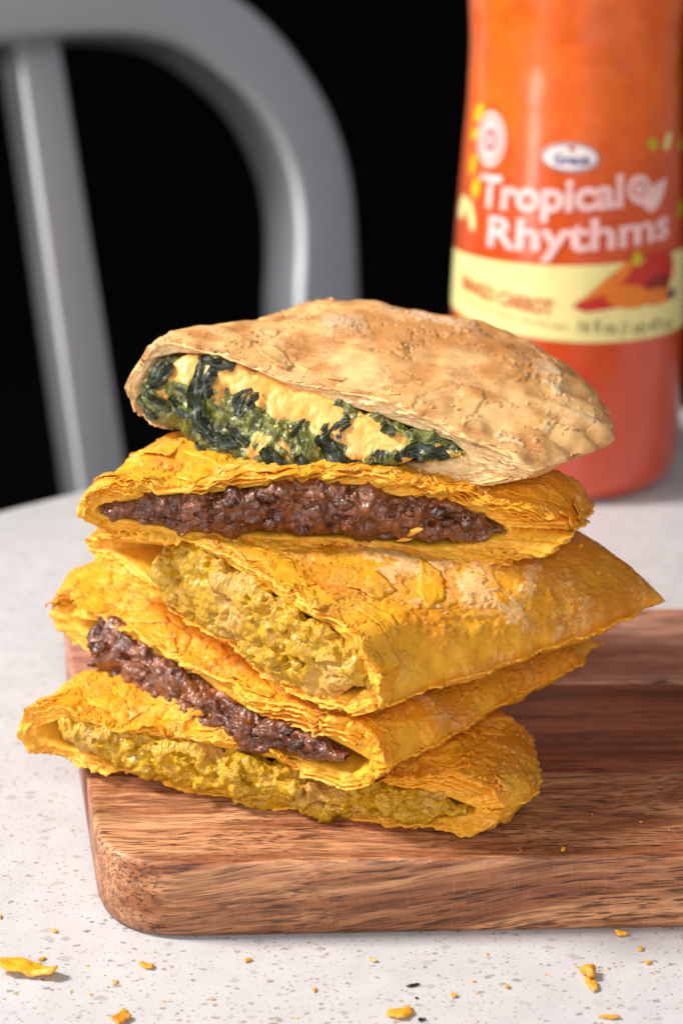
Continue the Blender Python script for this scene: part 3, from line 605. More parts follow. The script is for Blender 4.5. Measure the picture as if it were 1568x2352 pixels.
def leaf_strip(p, path, width, seed, lift=.05, th=.03, name='spinach_leaf', mat='leaf', wr=.10):
    pth = np.array(path); d = np.r_[0, np.cumsum(np.linalg.norm(np.diff(pth, axis=0)*np.array([p.L, 1]), axis=1))]; m = max(10, int(d[-1]/.06)); nb = 11
    sI = np.linspace(0, d[-1], m); az = np.stack([np.interp(sI, d, pth[:, i]) for i in (0, 1)], 1)
    tg = np.gradient(az*np.array([p.L, 1]), axis=0); tg = unit(tg); pn = np.stack([-tg[:, 1], tg[:, 0]], 1)
    V = np.zeros((m, nb, 3)); u = np.linspace(0, 1, m); wv = width*(.35+.65*np.sin(np.pi*np.clip(u*.92+.04, 0, 1))**.6)*(1+.35*perlin(np.stack([u*5, np.full(m, seed), np.zeros(m)], 1)))
    for i in range(m):
        for b in range(nb):
            f = b/(nb-1)*2-1; q = az[i]*np.array([p.L, 1])+pn[i]*f*wv[i]*.5; P0, n0 = fpoint(p, q[0]/p.L, q[1])
            V[i, b] = [*(p.A[:2]+p.t2*q[0]/p.L), q[1]]; V[i, b, :2] += p.nf[:2]*((P0-V[i, b])@p.nf)
            V[i, b] += p.nf*lift
    for _ in range(2): V[1:-1, 1:-1] = (V[1:-1, 1:-1]*2+V[:-2, 1:-1]+V[2:, 1:-1]+V[1:-1, :-2]+V[1:-1, 2:])/6
    q = np.stack([np.repeat(u*d[-1]*2.2, nb), np.tile(np.linspace(0, width*7, nb), m), np.full(m*nb, seed*3.3)], 1)
    wrk = (fbm(q, 4, .65)*wr).reshape(m, nb); V = V+p.nf*wrk[..., None]
    T = V.reshape(-1, 3); Bt = T-p.nf*th*2.2; k = len(T); F = gridfaces(m, nb); E = []
    for i in range(m-1): E += [(i*nb, (i+1)*nb, (i+1)*nb+k, i*nb+k), (i*nb+nb-1, i*nb+nb-1+k, (i+1)*nb+nb-1+k, (i+1)*nb+nb-1)]
    for b in range(nb-1): E += [(b, b+k, b+1+k, b+1), ((m-1)*nb+b, (m-1)*nb+b+1, (m-1)*nb+b+1+k, (m-1)*nb+b+k)]
    return mesh_np(name, np.r_[T, Bt], np.r_[F[:, ::-1], F+k, np.array(E)], M[mat], p.root, p.base)

# bottom patty: curry chicken
p1 = crust('p1', 'bottom yellow patty half with curry filling, resting on the board and overhanging its end', 'yellow_pastry', dict(z0=0, dome=.85, belly=.6, zback=.1, seed=1, clamp=.015, bakes=[(.9, .2, .2, .6)], th=.05, jag=.2, p=4, blend=.25))
filling(p1, 'curry', dict(out=([0, .15, .35, .47, .6, .8, 1], [.08, .15, .28, .6, .35, .2, .05]), s1=1.1, a1=.22, s2=3.6, a2=.055, a3=.15, a4=.012, pit=.14))
# second patty: ground beef
p2 = crust('p2', 'yellow patty half second from the bottom with dark ground beef spilling from its cut', 'yellow_pastry', dict(z0=1.3, dome=.9, belly=.45, zback=.0, seed=2, bakes=[(.95, .4, .25, .3)], flours=[(.97, .3, .12, .8)], th=.05, jag=.18, p=9, n=5))
filling(p2, 'beef', dict(out=([0, .1, .35, .65, .8, 1], [.2, .42, .4, .5, .3, .1]), s1=1.45, a1=.2, s2=4.2, a2=.08, a3=.11, a4=.02, pit=.12))
# third patty: curry chicken
p3 = crust('p3', 'yellow patty half in the middle of the stack, curry chicken filling its cut', 'yellow_pastry', dict(z0=2.6, dome=1.45, belly=.5, zback=.15, seed=3, bakes=[(.95, .8, .3, .5), (.75, .1, .15, .35)], flours=[(.82, .35, .2, .62), (.92, .6, .25, .5)], th=.028, jag=.16, p=9, n=4.5))
filling(p3, 'curry', dict(out=([0, .1, .4, .7, .9, 1], [.05, .15, .25, .25, .12, .02]), s1=1.0, a1=.16, s2=3.6, a2=.05, a3=.14, a4=.012, pit=.12))
# fourth patty: ground beef
p4 = crust('p4', 'yellow patty half directly under the tan one, glossy ground beef in its straight cut', 'yellow_pastry', dict(z0=4.5, dome=1.05, belly=.5, zback=.3, seed=4, bakes=[(.95, .4, .2, .5)], th=.055, jag=.2, p=5))
filling(p4, 'beef', dict(out=([0, .15, .3, .6, .85, 1], [.02, .1, .22, .2, .1, .0]), s1=1.4, a1=.2, s2=4.2, a2=.085, a3=.11, a4=.02, pit=.10))
# top patty: spinach and cheese, half-moon with crimped edge
p5 = crust('p5', 'pale tan half moon patty crowning the stack, spinach and cheese in its cut', 'tan_pastry', dict(z0=6.4, dome=1.55, belly=.55, zback=.15, seed=5, bake=.55, bakes=[(.55, .35, .18, .7), (.8, .5, .2, .6), (.45, .75, .2, .5), (.9, .75, .1, .5)], flour=.3, flours=[(.6, .5, .15, .5), (.35, .3, .12, .5), (.92, .3, .1, .6), (.9, .05, .12, .5)], terr=(.30,), th=.025, crack=.12, und=.15, jag=.1, micro=.003, blis=.015, p=3.2, n=2.6, m=1.3, bn=3, crimp=True, blend=.5, hump=.15, hump_a=.5, hump_w=.3, zleft=-.38))
CHEESE = [(.17, 8.22, .045, .30), (.265, 8.2, .07, .27), (.36, 7.97, .08, .30), (.455, 7.72, .08, .30), (.53, 7.5, .05, .28), (.60, 7.28, .055, .32), (.66, 7.22, .05, .2), (.6, 6.98, .03, .16)]
def cheese_mask(a, z):
    m = 0
    for ca, cz, ra, rz in CHEESE: m = np.maximum(m, 1-((a-ca)/ra)**2-((z-cz)/rz)**2)
    return m
filling(p5, 'spinach', dict(sag=.75, out=([0, .08, .2, .32, .5, .62, .8, 1], [.05, .22, .4, .62, .75, .55, .22, .05]), s1=1.2, a1=.16, s2=3.0, a2=.10, a3=.14, a4=.05, smooth=lambda G, a, P: sstep(.0, .5, cheese_mask(np.broadcast_to(a[None], G.shape[:2]), G[..., 2]).ravel())))
def cheese(p):
    G, n = p.F, p.Fn; a = np.broadcast_to(p.Fa[None], G.shape[:2]); P = G.reshape(-1, 3)
    m = cheese_mask(a, G[..., 2])+.42*fbm(P*2.0, 5, .65, 44).reshape(a.shape)
    h = .13*np.sqrt(np.clip(m*1.4, 0, 1))-.06; X = G+n*h[..., None]+p.nf*(.03*fbm(P*1.2, 2, .5, 3).reshape(a.shape))[..., None]
    for _ in range(6): X[1:-1, 1:-1] = (X[1:-1, 1:-1]*2+X[:-2, 1:-1]+X[2:, 1:-1]+X[1:-1, :-2]+X[1:-1, 2:])/6
    F = gridfaces(*G.shape[:2])[:, ::-1]; keep = (m.ravel()[F] > -.08).all(1); F = F[keep]
    us, inv = np.unique(F, return_inverse=True); mesh_np('cheese', X.reshape(-1, 3)[us], inv.reshape(F.shape), M['cheese'], p.root, p.base, dict(edge=m.ravel()[us]))
cheese(p5)
for i, (path, w_) in enumerate([([(.205, 8.52), (.215, 8.2), (.21, 7.75), (.225, 7.35), (.26, 7.1)], .30), ([(.27, 8.42), (.245, 8.28), (.235, 8.0), (.25, 7.8)], .26), ([(.215, 8.50), (.26, 8.40), (.29, 8.36)], .2),
        ([(.345, 7.98), (.325, 7.8), (.325, 7.5)], .34), ([(.365, 7.96), (.345, 7.72)], .22), ([(.475, 7.55), (.468, 7.4), (.458, 7.22)], .10),
        ([(.57, 7.62), (.535, 7.52), (.525, 7.25), (.55, 6.95), (.585, 6.72), (.62, 6.66), (.65, 6.85)], .26), ([(.575, 7.52), (.55, 7.4), (.56, 7.2)], .16), ([(.71, 7.12), (.75, 7.05), (.80, 7.06)], .30), ([(.69, 7.0), (.74, 6.97), (.79, 7.0)], .2),
        ([(.115, 8.28), (.10, 8.0), (.085, 7.8)], .3), ([(.14, 8.30), (.125, 8.05), (.10, 7.85)], .22), ([(.06, 7.75), (.09, 7.6), (.13, 7.5)], .18), ([(.05, 7.5), (.08, 7.3), (.12, 7.2)], .2), ([(.15, 7.7), (.17, 7.5), (.20, 7.3)], .16),
        ([(.22, 7.2), (.27, 7.0), (.33, 6.9)], .24), ([(.30, 7.3), (.33, 7.1), (.36, 7.0)], .2), ([(.40, 7.0), (.43, 6.8), (.45, 6.6)], .24), ([(.48, 6.9), (.5, 6.6), (.52, 6.4)], .2), ([(.22, 6.8), (.26, 6.6), (.31, 6.55)], .14), ([(.36, 6.6), (.40, 6.45), (.44, 6.4)], .14), ([(.645, 7.45), (.66, 7.4), (.68, 7.4)], .16)]):
    leaf_strip(p5, path, w_*1.12, i+1, lift=.12, th=.012, wr=.16)

def lumps(p, name, mat, cnt, rmin, rmax, amp, fr, seed, lo=.06, hi=.94):
    rg = random.Random(seed); s = p.s; a0, a1 = s['ftop'][0][0], s['ftop'][-1][0]
    for i in range(cnt):
        a = a0+(a1-a0)*rg.uniform(lo, hi); zt = np.interp(a, [q[0] for q in s['ftop']], [q[1] for q in s['ftop']]); zb = np.interp(a, [q[0] for q in s['fbot']], [q[1] for q in s['fbot']])
        P, n = fpoint(p, a, zb+(zt-zb)*rg.uniform(.05, .92)); r = min(rg.uniform(rmin, rmax), .42*(zt-zb)+.05)
        lump(name, P+(n*.3+p.nf*.7)*r*.12, r, M[mat], p.root, p.base, seed+i*1.7, (rg.uniform(.8, 1.5), rg.uniform(.7, 1.), rg.uniform(.6, 1.)), rg.uniform(-.6, .6), amp, fr, 4 if r > .2 else 3)
def seam_lip(p, v0, v1, out, z=-.03, seed=1):
    """thin torn flange where the lower sheet sticks out along the sealed right side"""
    r0, r1 = sorted((int(np.argmin(np.abs(p.v-v0))), int(np.argmin(np.abs(p.v-v1))))); X = p.G[r0:r1+1, 0]; tn = unit(np.gradient(X, axis=0)); od = np.stack([tn[:, 1], -tn[:, 0], 0*tn[:, 0]], 1)
    cen = p.G[r0:r1+1].mean(1); od = od*np.sign(((X-cen)*od).sum(1))[:, None]; m = len(X); s_ = np.r_[0, np.cumsum(np.linalg.norm(np.diff(X, axis=0), axis=1))]
    e = fbm(np.stack([s_*1.6, np.full(m, seed*5.), np.zeros(m)], 1), 5, .72); en = np.sqrt(np.clip(np.minimum(s_, s_[-1]-s_)/.5, 0, 1)); nb = 7; V = []
    for b in range(nb):
        f = b/(nb-1); V.append(X+od*((-.35+(.35+out*(.75+.7*e)*en)*f))[:, None]+np.array([0, 0, 1])*(z+.05*f*f+.03*fbm(np.stack([s_*2, np.full(m, f+seed), np.zeros(m)], 1), 2)*f)[:, None])
    T = np.array(V).reshape(-1, 3); Bt = T-np.array([0, 0, .05]); k = len(T); F = gridfaces(nb, m); E = [((nb-1)*m+i, (nb-1)*m+i+1, (nb-1)*m+i+1+k, (nb-1)*m+i+k) for i in range(m-1)]
    nv = 2*k; mesh_np('seam_lip', np.r_[T, Bt], np.r_[F, F[:, ::-1]+k, np.array(E)], M[p.mat], p.root, p.base, dict(layer=np.full(nv, .5), bake=np.full(nv, .2), flour=np.full(nv, .2), zone=np.full(nv, .2)))
seam_lip(p3, .02, .9, .16, -.02, 1); seam_lip(p2, .02, .9, .10, -.02, 2); seam_lip(p1, .02, .45, .10, -.02, 3); seam_lip(p4, .0, .4, .12, -.02, 4)
lumps(p2, 'meat_lump', 'beef', 22, .07, .17, .65, 2.3, 3)
lumps(p4, 'meat_lump', 'beef', 22, .07, .16, .65, 2.3, 4)
lumps(p1, 'chicken_chunk', 'curry', 10, .08, .2, .6, 2.2, 5)
lumps(p3, 'chicken_chunk', 'curry', 8, .08, .18, .6, 2.2, 6)

# torn sheets and flakes of the yellow pastries
def dress(p, nfl, nlay_top, nlay_bot, flk, rng):
    for (a, v, sx, sy, lift, ang) in flk: flake(p, a, v, sx, sy, lift, ang, rng)
    for _ in range(nfl):
        near = rng.random() < .6; v = rng.uniform(.0, .12) if near else rng.uniform(.1, .7)
        a = rng.uniform(.05, .97); sz = rng.uniform(.14, .42); flake(p, a, v, sz*rng.uniform(1, 2), sz, rng.uniform(.0, .07), rng.uniform(-.5, .5), rng)
    for top, cnt in ((True, nlay_top), (False, nlay_bot)):
        for (a0, a1, din, out) in cnt: layer_strip(p, a0, a1, top, din, out, rng)
rg = random.Random(5)
dress(p1, 26, [(.08, .5, .03, .10), (.5, .95, .05, .12), (.72, .98, .15, .14), (.78, .97, .28, .12), (.8, .96, .42, .1)], [(.3, .9, .05, .08), (.75, .97, .12, .12), (.84, .97, .22, .1)], [(.3, .03, .5, .3, .08, .1), (.2, .1, .5, .35, .05, 0), (.97, .1, .3, .5, .1, .4)], rg)
dress(p2, 30, [(.05, .45, .03, .1), (.4, .85, .04, .14), (.55, .95, .14, .14), (.6, .95, .26, .12), (.66, .96, .40, .12), (.7, .95, .55, .1)], [(.05, .3, .06, .12), (.6, .96, .06, .12), (.66, .95, .16, .1)], [(.03, .1, .3, .4, .12, .3), (.62, .03, .6, .3, .1, 0), (.8, .05, .5, .3, .1, 0), (.72, .12, .5, .4, .08, 0)], rg)
dress(p3, 26, [(.3, .7, .03, .08), (.6, .97, .05, .10), (.05, .3, .06, .12), (.03, .28, .2, .12)], [(.03, .4, .05, .12), (.03, .25, .2, .14), (.5, .95, .06, .14), (.8, .97, .16, .1)], [(.9, .12, .6, .3, .06, .2), (.8, .2, .5, .4, .05, 0), (.6, .08, .6, .4, .05, .3)], rg)
dress(p4, 34, [(.05, .5, .03, .14), (.4, .8, .05, .14), (.66, .97, .1, .16), (.7, .97, .22, .16), (.74, .97, .34, .14), (.77, .97, .46, .14), (.8, .97, .6, .12), (.04, .4, .14, .1)], [(.05, .5, .06, .08), (.4, .96, .05, .16), (.6, .97, .16, .12), (.8, .97, .26, .12)], [(.1, .05, .6, .3, .12, 0), (.25, .08, .8, .35, .08, 0), (.4, .06, .7, .35, .1, .1), (.12, .25, .5, .4, .12, .3), (.93, .1, .5, .4, .06, .2), (.55, .02, .5, .2, .1, 0)], rg)
dress(p5, 3, [(.1, .5, .10, .05), (.55, .9, .08, .05), (.8, .97, .15, .08)], [(.75, .97, .1, .08), (.8, .96, .25, .08)], [(.62, .03, .4, .15, .02, .1)], rg)
for p, sp in ((p1, [(.05, .05, .3, .2, .08, .5)]), (p2, [(.02, .03, .3, .2, .14, .7), (.02, .07, .3, .24, .12, .3), (.03, .0, .25, .18, .2, .2)]), (p4, [(.05, .1, .5, .3, .12, .4), (.97, .03, .3, .25, .2, .2), (.985, .12, .3, .3, .2, .9)])):
    for (a, v, sx, sy, lift, ang) in sp: flake(p, a, v, sx, sy, lift, ang, rg)
for p, n in ((p1, 300), (p2, 300), (p3, 320), (p4, 340), (p5, 140)): crust_crumbs(p, n)

# loose bits lying on the beef of the fourth patty and elsewhere on the stack
def chip(name, label, c, sx, sy, ang, seed, mat='yellow_pastry', tilt=(0, 0), th=.05, group=None, n=34, curl=.15, cat='pastry flake', rough=.45):
    """a free flake: ragged, thin, slightly curled sheet with its own thickness"""
    rings = 5; ph = np.linspace(0, 2*np.pi, n, endpoint=False); edge = ragged(ph, seed*.37+.11, rough)
    pts = [(0, 0)]+[(np.cos(ph[i])*edge[i]*k/rings, np.sin(ph[i])*edge[i]*k/rings) for k in range(1, rings+1) for i in range(n)]
    pts = np.array(pts); x = pts[:, 0]*sx; y = pts[:, 1]*sy; z = curl*min(sx, sy)*(pts[:, 0]**2*.6-pts[:, 1]*.2)+.12*min(sx, sy)*fbm(np.stack([pts[:, 0]*2, pts[:, 1]*2, np.full(len(pts), seed)], 1), 3)
    ca, sa = math.cos(ang), math.sin(ang); V = np.stack([x*ca-y*sa, x*sa+y*ca, z], 1)
    R = Matrix.Rotation(tilt[0], 3, 'X') @ Matrix.Rotation(tilt[1], 3, 'Y'); V = V @ np.array(R).T; m = len(V); up = np.array(R @ Vector((0, 0, 1)))
    T = V+up*th*(1-.6*np.r_[0, np.repeat(np.arange(1, rings+1)/rings, n)]**3)[:, None]; tri = [(0, 1+i, 1+(i+1) % n) for i in range(n)]
    for k in range(rings-1):
        for i in range(n):
            a0 = 1+k*n+i; a1 = 1+k*n+(i+1) % n; tri += [(a0, a0+n, a1+n), (a0, a1+n, a1)]
    tri = np.array(tri); ed = []
    for i in range(n):
        a0 = 1+(rings-1)*n+i; a1 = 1+(rings-1)*n+(i+1) % n; ed += [(a0, a0+m, a1+m), (a0, a1+m, a1)]
    V = np.r_[T, V]; V[:, 2] -= V[:, 2].min() if tilt == (0, 0) else 0
    nv = len(V)
    o = mesh_np(name, V, np.r_[tri, tri[:, ::-1]+m, np.array(ed)], M[mat], None, (0, 0, 0), dict(layer=np.full(nv, (seed*.37) % 1), bake=np.full(nv, (seed*.61) % 1*.8), flour=np.full(nv, (seed*.23) % 1*.4), zone=np.zeros(nv)))
    o.location = Vector(c)*S; return tag(o, label, cat, group)
def on_fill(p, a, z, out=.03): P, n = fpoint(p, a, z); return P+p.nf*out
G1 = 'loose flakes on the beef fillings'
chip('pastry_flake', 'long olive pastry chip leaning on the glossy beef of the fourth patty', on_fill(p4, .675, 5.55, .08), .24, .08, .3, 3, tilt=(1.2, -.45), group=G1)
chip('pastry_flake', 'thin yellow flake below the long olive chip on the beef', on_fill(p4, .655, 5.3, .05), .15, .05, .1, 4, tilt=(1.2, -.15), group=G1)
chip('pastry_flake', 'small yellow sliver at the lower edge of the beef, left of centre', on_fill(p4, .275, 5.32, .05), .14, .05, -.3, 5, tilt=(1.2, .4), group=G1)
chip('pastry_flake', 'tiny yellow flake stuck on the dark beef of the second patty', on_fill(p2, .52, 1.62, .05), .10, .07, .2, 6, tilt=(1., .2), group=G1)

# ---------------------------------------------------------------- crumbs on table and board
TZ = -1.7
def tp(px, py, z=TZ): return (px, py, z)
CR = [('pastry_flake', 'large triangular yellow pastry flake on the table at the left edge', 'pastry flake', -6.0, -1.33, -1.7, 0.7, 0.58, -0.15, 'yellow_pastry', 0.09),
 ('pastry_flake', 'ragged yellow flake at the very bottom of the photo, left of centre', 'pastry flake', -4.12, -2.86, -1.7, 0.28, 0.34, 0.3, 'yellow_pastry', 0.08),
 ('crumb', 'narrow yellow crumb on the table in front of the board corner', 'crumb', -3.81, -1.11, -1.7, 0.17, 0.14, -0.4, 'yellow_pastry', 0.05),
 ('crumb', 'tiny yellow crumb just below the rounded board corner', 'crumb', -5.73, 0.24, -1.7, 0.09, 0.09, 0.2, 'yellow_pastry', 0.04),
 ('crumb', 'tiny yellow crumb just above the large triangular flake', 'crumb', -5.87, -0.82, -1.7, 0.08, 0.09, -0.2, 'yellow_pastry', 0.04),
 ('crumb', 'faint pale crumb between the large flake and the ragged flake', 'crumb', -4.35, -1.63, -1.7, 0.06, 0.09, 0, 'yellow_pastry', 0.03),
 ('crumb', 'rounded yellow crumb below the middle of the board front', 'crumb', -1.83, -0.85, -1.7, 0.09, 0.1, 0, 'yellow_pastry', 0.05),
 ('crumb', 'pinhead yellow crumb low in the middle, left of the dark herb bit', 'crumb', -0.53, -1.92, -1.7, 0.07, 0.09, 0, 'yellow_pastry', 0.04),
 ('crumb', 'yellow crumb cut by the left edge beside the board', 'crumb', -6.91, 0.78, -1.7, 0.06, 0.12, 0, 'yellow_pastry', 0.04),
 ('pastry_flake', 'browned orange chunk lying on the table at the lower right', 'pastry flake', 4.74, -1.36, -1.7, 0.25, 0.26, -0.3, 'yellow_pastry', 0.2),
 ('pastry_flake', 'pale yellow flake tucked under the browned orange chunk', 'pastry flake', 4.81, -1.77, -1.7, 0.16, 0.34, 0.1, 'yellow_pastry', 0.07),
 ('crumb', 'plump yellow crumb right at the foot of the board, far right', 'crumb', 5.6, 0.1, -1.7, 0.13, 0.14, -0.2, 'yellow_pastry', 0.08),
 ('crumb', 'small yellow crumb halfway between board and right hand flake', 'crumb', 5.89, -0.44, -1.7, 0.06, 0.09, 0, 'yellow_pastry', 0.04),
 ('crumb', 'slanted yellow sliver furthest right on the table', 'crumb', 5.99, -0.95, -1.7, 0.13, 0.09, 0.5, 'yellow_pastry', 0.05),
 ('crumb', 'oval yellow crumb left of the browned orange chunk', 'crumb', 3.17, -1.83, -1.7, 0.1, 0.09, -0.4, 'yellow_pastry', 0.05),
 ('crumb', 'round yellow crumb between the herb bit and oval crumb', 'crumb', 2.12, -2.14, -1.7, 0.07, 0.09, 0, 'yellow_pastry', 0.04),
 ('crumb', 'pale cream crumb close under the middle of the board', 'crumb', 0.63, -0.84, -1.7, 0.09, 0.1, 0, 'tan_pastry', 0.04),
 ('crumb', 'flat yellow crumb below the pale flake near the bottom edge', 'crumb', 5.02, -2.89, -1.7, 0.18, 0.1, 0.0, 'yellow_pastry', 0.05),
 ('pastry_flake', 'long yellow splinter slanting out of the bottom edge', 'pastry flake', 1.19, -2.8, -1.7, 0.44, 0.2, 0.5, 'yellow_pastry', 0.08),
 ('herb_bit', 'black green spinach shred lying on the table below the board', 'spinach bit', 1.38, -1.78, -1.7, 0.19, 0.09, 0.5, 'herb', 0.03),
 ('herb_bit', 'tiny dark spinach speck just under the spinach shred', 'spinach bit', 1.43, -2.21, -1.7, 0.05, 0.05, 0, 'herb', 0.03),
 ('herb_bit', 'dark spinach scrap at the bottom edge right of the long splinter', 'spinach bit', 1.5, -2.98, -1.7, 0.09, 0.09, 0, 'herb', 0.04),
 ('crumb', 'lone pale crumb on the front edge of the cutting board', 'crumb', 4.39, 0.48, 0.0, 0.07, 0.09, 0, 'yellow_pastry', 0.07)]
for i, (name, label, cat, x, y, z, sx, sy, ang, mat, th) in enumerate(CR):
    chip(name, label, (x, y, z+.004), sx, sy, ang, 30+i, mat, th=th, group='crumbs fallen round the board', cat=cat, curl=.5, rough=.7)

def dust():
    bm = bmesh.new(); bmesh.ops.create_icosphere(bm, subdivisions=1, radius=1); iv = np.array([v.co[:] for v in bm.verts]); jf = np.array([[l.index for l in f.verts] for f in bm.faces]); bm.free(); V = []; F = []
    for k in range(150):
        if k < 80: x, y, z = RNG.uniform(-6.3, 7), RNG.uniform(-3.2, -.4), -1.7
        elif k < 105: x, y, z = RNG.uniform(-9, -7.3), RNG.uniform(-3, 9), -1.7
        else: x, y, z = RNG.uniform(-3.5, 6.8), RNG.uniform(.4, 3.2), 0.
        r = RNG.uniform(.008, .022)*(1 if k % 9 else 1.6); q = iv*(1+RNG.uniform(-.4, .4, (len(iv), 1)))*r*np.array([RNG.uniform(.8, 1.8), 1, .6]); F.append(jf+len(V)*len(iv)); V.append(q+np.array([x, y, z+r*.5]))
    V = np.concatenate(V); nv = len(V); o = mesh_np('crumbs', V, np.concatenate(F), M['yellow_pastry'], None, (0, 0, 0), dict(layer=RNG.uniform(0, 1, nv), bake=RNG.uniform(0, .8, nv), flour=np.full(nv, .3), zone=np.zeros(nv)), smooth=False)
    tag(o, 'fine dust of yellow pastry crumbs strewn over table and board', kind='stuff')
dust()
# ---------------------------------------------------------------- juice bottle
BX, BY = 7.05, 28.9; BF = math.atan2(-39.4-BY, -BX)
BPROF = [(-1.7, 2.9), (-1.66, 3.15), (-1.5, 3.38), (-1.2, 3.55), (-.7, 3.62), (0, 3.64), (2.5, 3.64), (3.6, 3.62), (4.4, 3.60), (6, 3.54), (7.3, 3.45), (8.6, 3.36), (10, 3.25), (11.3, 3.19), (12.5, 3.21), (13.5, 3.27), (14.5, 3.3), (15.6, 3.2), (16.8, 2.85), (18, 2.2), (18.8, 1.75), (19.2, 1.65), (20.4, 1.65)]
_zz = np.array([q[0] for q in BPROF]); _rr = np.array([q[1] for q in BPROF])
def brad(z): return np.interp(z, _zz, _rr)
bottle = thing('juice_bottle', 'full plastic bottle of orange juice standing behind the board, wrapped in a printed sleeve', 'bottle', (BX, BY, -1.7)); BB = (BX, BY, -1.7)
def bottle_body():
    n = 96; zs = np.r_[np.linspace(-1.7, -1, 14)[:-1], np.linspace(-1, 15, 120), np.linspace(15.05, 20.4, 34)]; a = np.linspace(0, 2*np.pi, n, endpoint=False)
    rr = brad(zs); k = np.array([.25, .5, .25])
    rr[1:-1] = np.convolve(rr, k, 'same')[1:-1]
    V = np.array([[(BX+r*np.cos(x), BY+r*np.sin(x), z) for x in a] for r, z in zip(rr, zs)])
    d = fbm(V.reshape(-1, 3)*.9, 2, .5, 71)*.03*np.repeat(sstep(9.5, 11, zs), n); nr = V-np.array([BX, BY, 0]); nr[..., 2] = 0; V = V+unit(nr)*d.reshape(len(zs), n)[..., None]
    V = np.r_[[[(BX, BY, -1.55)]*n], V]
    mesh_np('body', V.reshape(-1, 3), gridfaces(len(V), n, True), M['juice'], bottle, BB)
    pr = [(1.78, 19.6), (1.85, 19.7), (1.85, 21.3), (1.7, 21.5), (.01, 21.5)]; a = np.linspace(0, 2*np.pi, 48, endpoint=False)
    V = np.array([[(BX+(r+(.03 if i % 2 else 0)*(1 if 1 <= q <= 2 else 0))*np.cos(x), BY+(r+(.03 if i % 2 else 0))*np.sin(x), z) for i, x in enumerate(a)] for q, (r, z) in enumerate(pr)])
    mesh_np('cap', V.reshape(-1, 3), gridfaces(len(pr), 48, True), M['cap'], bottle, BB)
bottle_body()
def wrap(bm, off, th=.012):                               # bend flat print (s along the girth, z up) round the bottle
    for _ in range(4):
        es = [e for e in bm.edges if e.calc_length() > .35]
        if not es: break
        bmesh.ops.subdivide_edges(bm, edges=es, cuts=1)
        bmesh.ops.triangulate(bm, faces=[f for f in bm.faces if len(f.verts) > 4])
    for v_ in bm.verts:
        s_, z_ = v_.co.x, v_.co.y; r = float(brad(z_))+off; an = BF+s_/3.6
        v_.co = Vector((BX+r*math.cos(an)-BB[0], BY+r*math.sin(an)-BB[1], z_-BB[2]))*S
def print_poly(name, pts, mat, parent, off=.015):
    bm = bmesh.new(); 
    f = bm.faces.new([bm.verts.new((x, y, 0)) for x, y in pts]); bmesh.ops.triangulate(bm, faces=[f]); wrap(bm, off)
    bmesh.ops.recalc_face_normals(bm, faces=bm.faces)
    return bm_obj(name, bm, M[mat], parent, True)
def ell(cx, cz, rx, rz, rot=0, n=36, a0=0, a1=2*math.pi):
    c, s_ = math.cos(rot), math.sin(rot); q = [(rx*math.cos(a0+(a1-a0)*i/n), rz*math.sin(a0+(a1-a0)*i/n)) for i in range(n)]
    return [(cx+x*c-y*s_, cz+x*s_+y*c) for x, y in q]
def ring(name, cx, cz, rx, rz, t, mat, parent, off):
    bm = bmesh.new(); n = 36; o_ = [bm.verts.new((x, y, 0)) for x, y in ell(cx, cz, rx, rz)]; i_ = [bm.verts.new((x, y, 0)) for x, y in ell(cx, cz, rx-t, rz-t)]
    for k in range(n): bm.faces.new((o_[k], o_[(k+1) % n], i_[(k+1) % n], i_[k]))
    wrap(bm, off); return bm_obj(name, bm, M[mat], parent, True)
def print_text(name, txt, s0, s1, z0, h, mat, parent, off=.03, bold=.02, slope=0., arch=0., kern=1.):
    cu = bpy.data.curves.new(name, 'FONT'); cu.body = txt; cu.size = 1; cu.offset = bold; cu.resolution_u = 3; cu.space_character = kern
    ob = bpy.data.objects.new(name, cu); col.objects.link(ob); dg = bpy.context.evaluated_depsgraph_get(); me = bpy.data.meshes.new_from_object(ob.evaluated_get(dg))
    bpy.data.objects.remove(ob); bpy.data.curves.remove(cu)
    bm = bmesh.new(); bm.from_mesh(me); bpy.data.meshes.remove(me)
    xs = [v_.co.x for v_ in bm.verts]; x0, x1 = min(xs), max(xs)
    for v_ in bm.verts:
        u = (v_.co.x-x0)/(x1-x0); v_.co = Vector((s0+(s1-s0)*u, z0+v_.co.y*h/.70+slope*(s1-s0)*u+arch*(u-.5)**2, 0))
    wrap(bm, off); return bm_obj(name, bm, M[mat], parent, True)
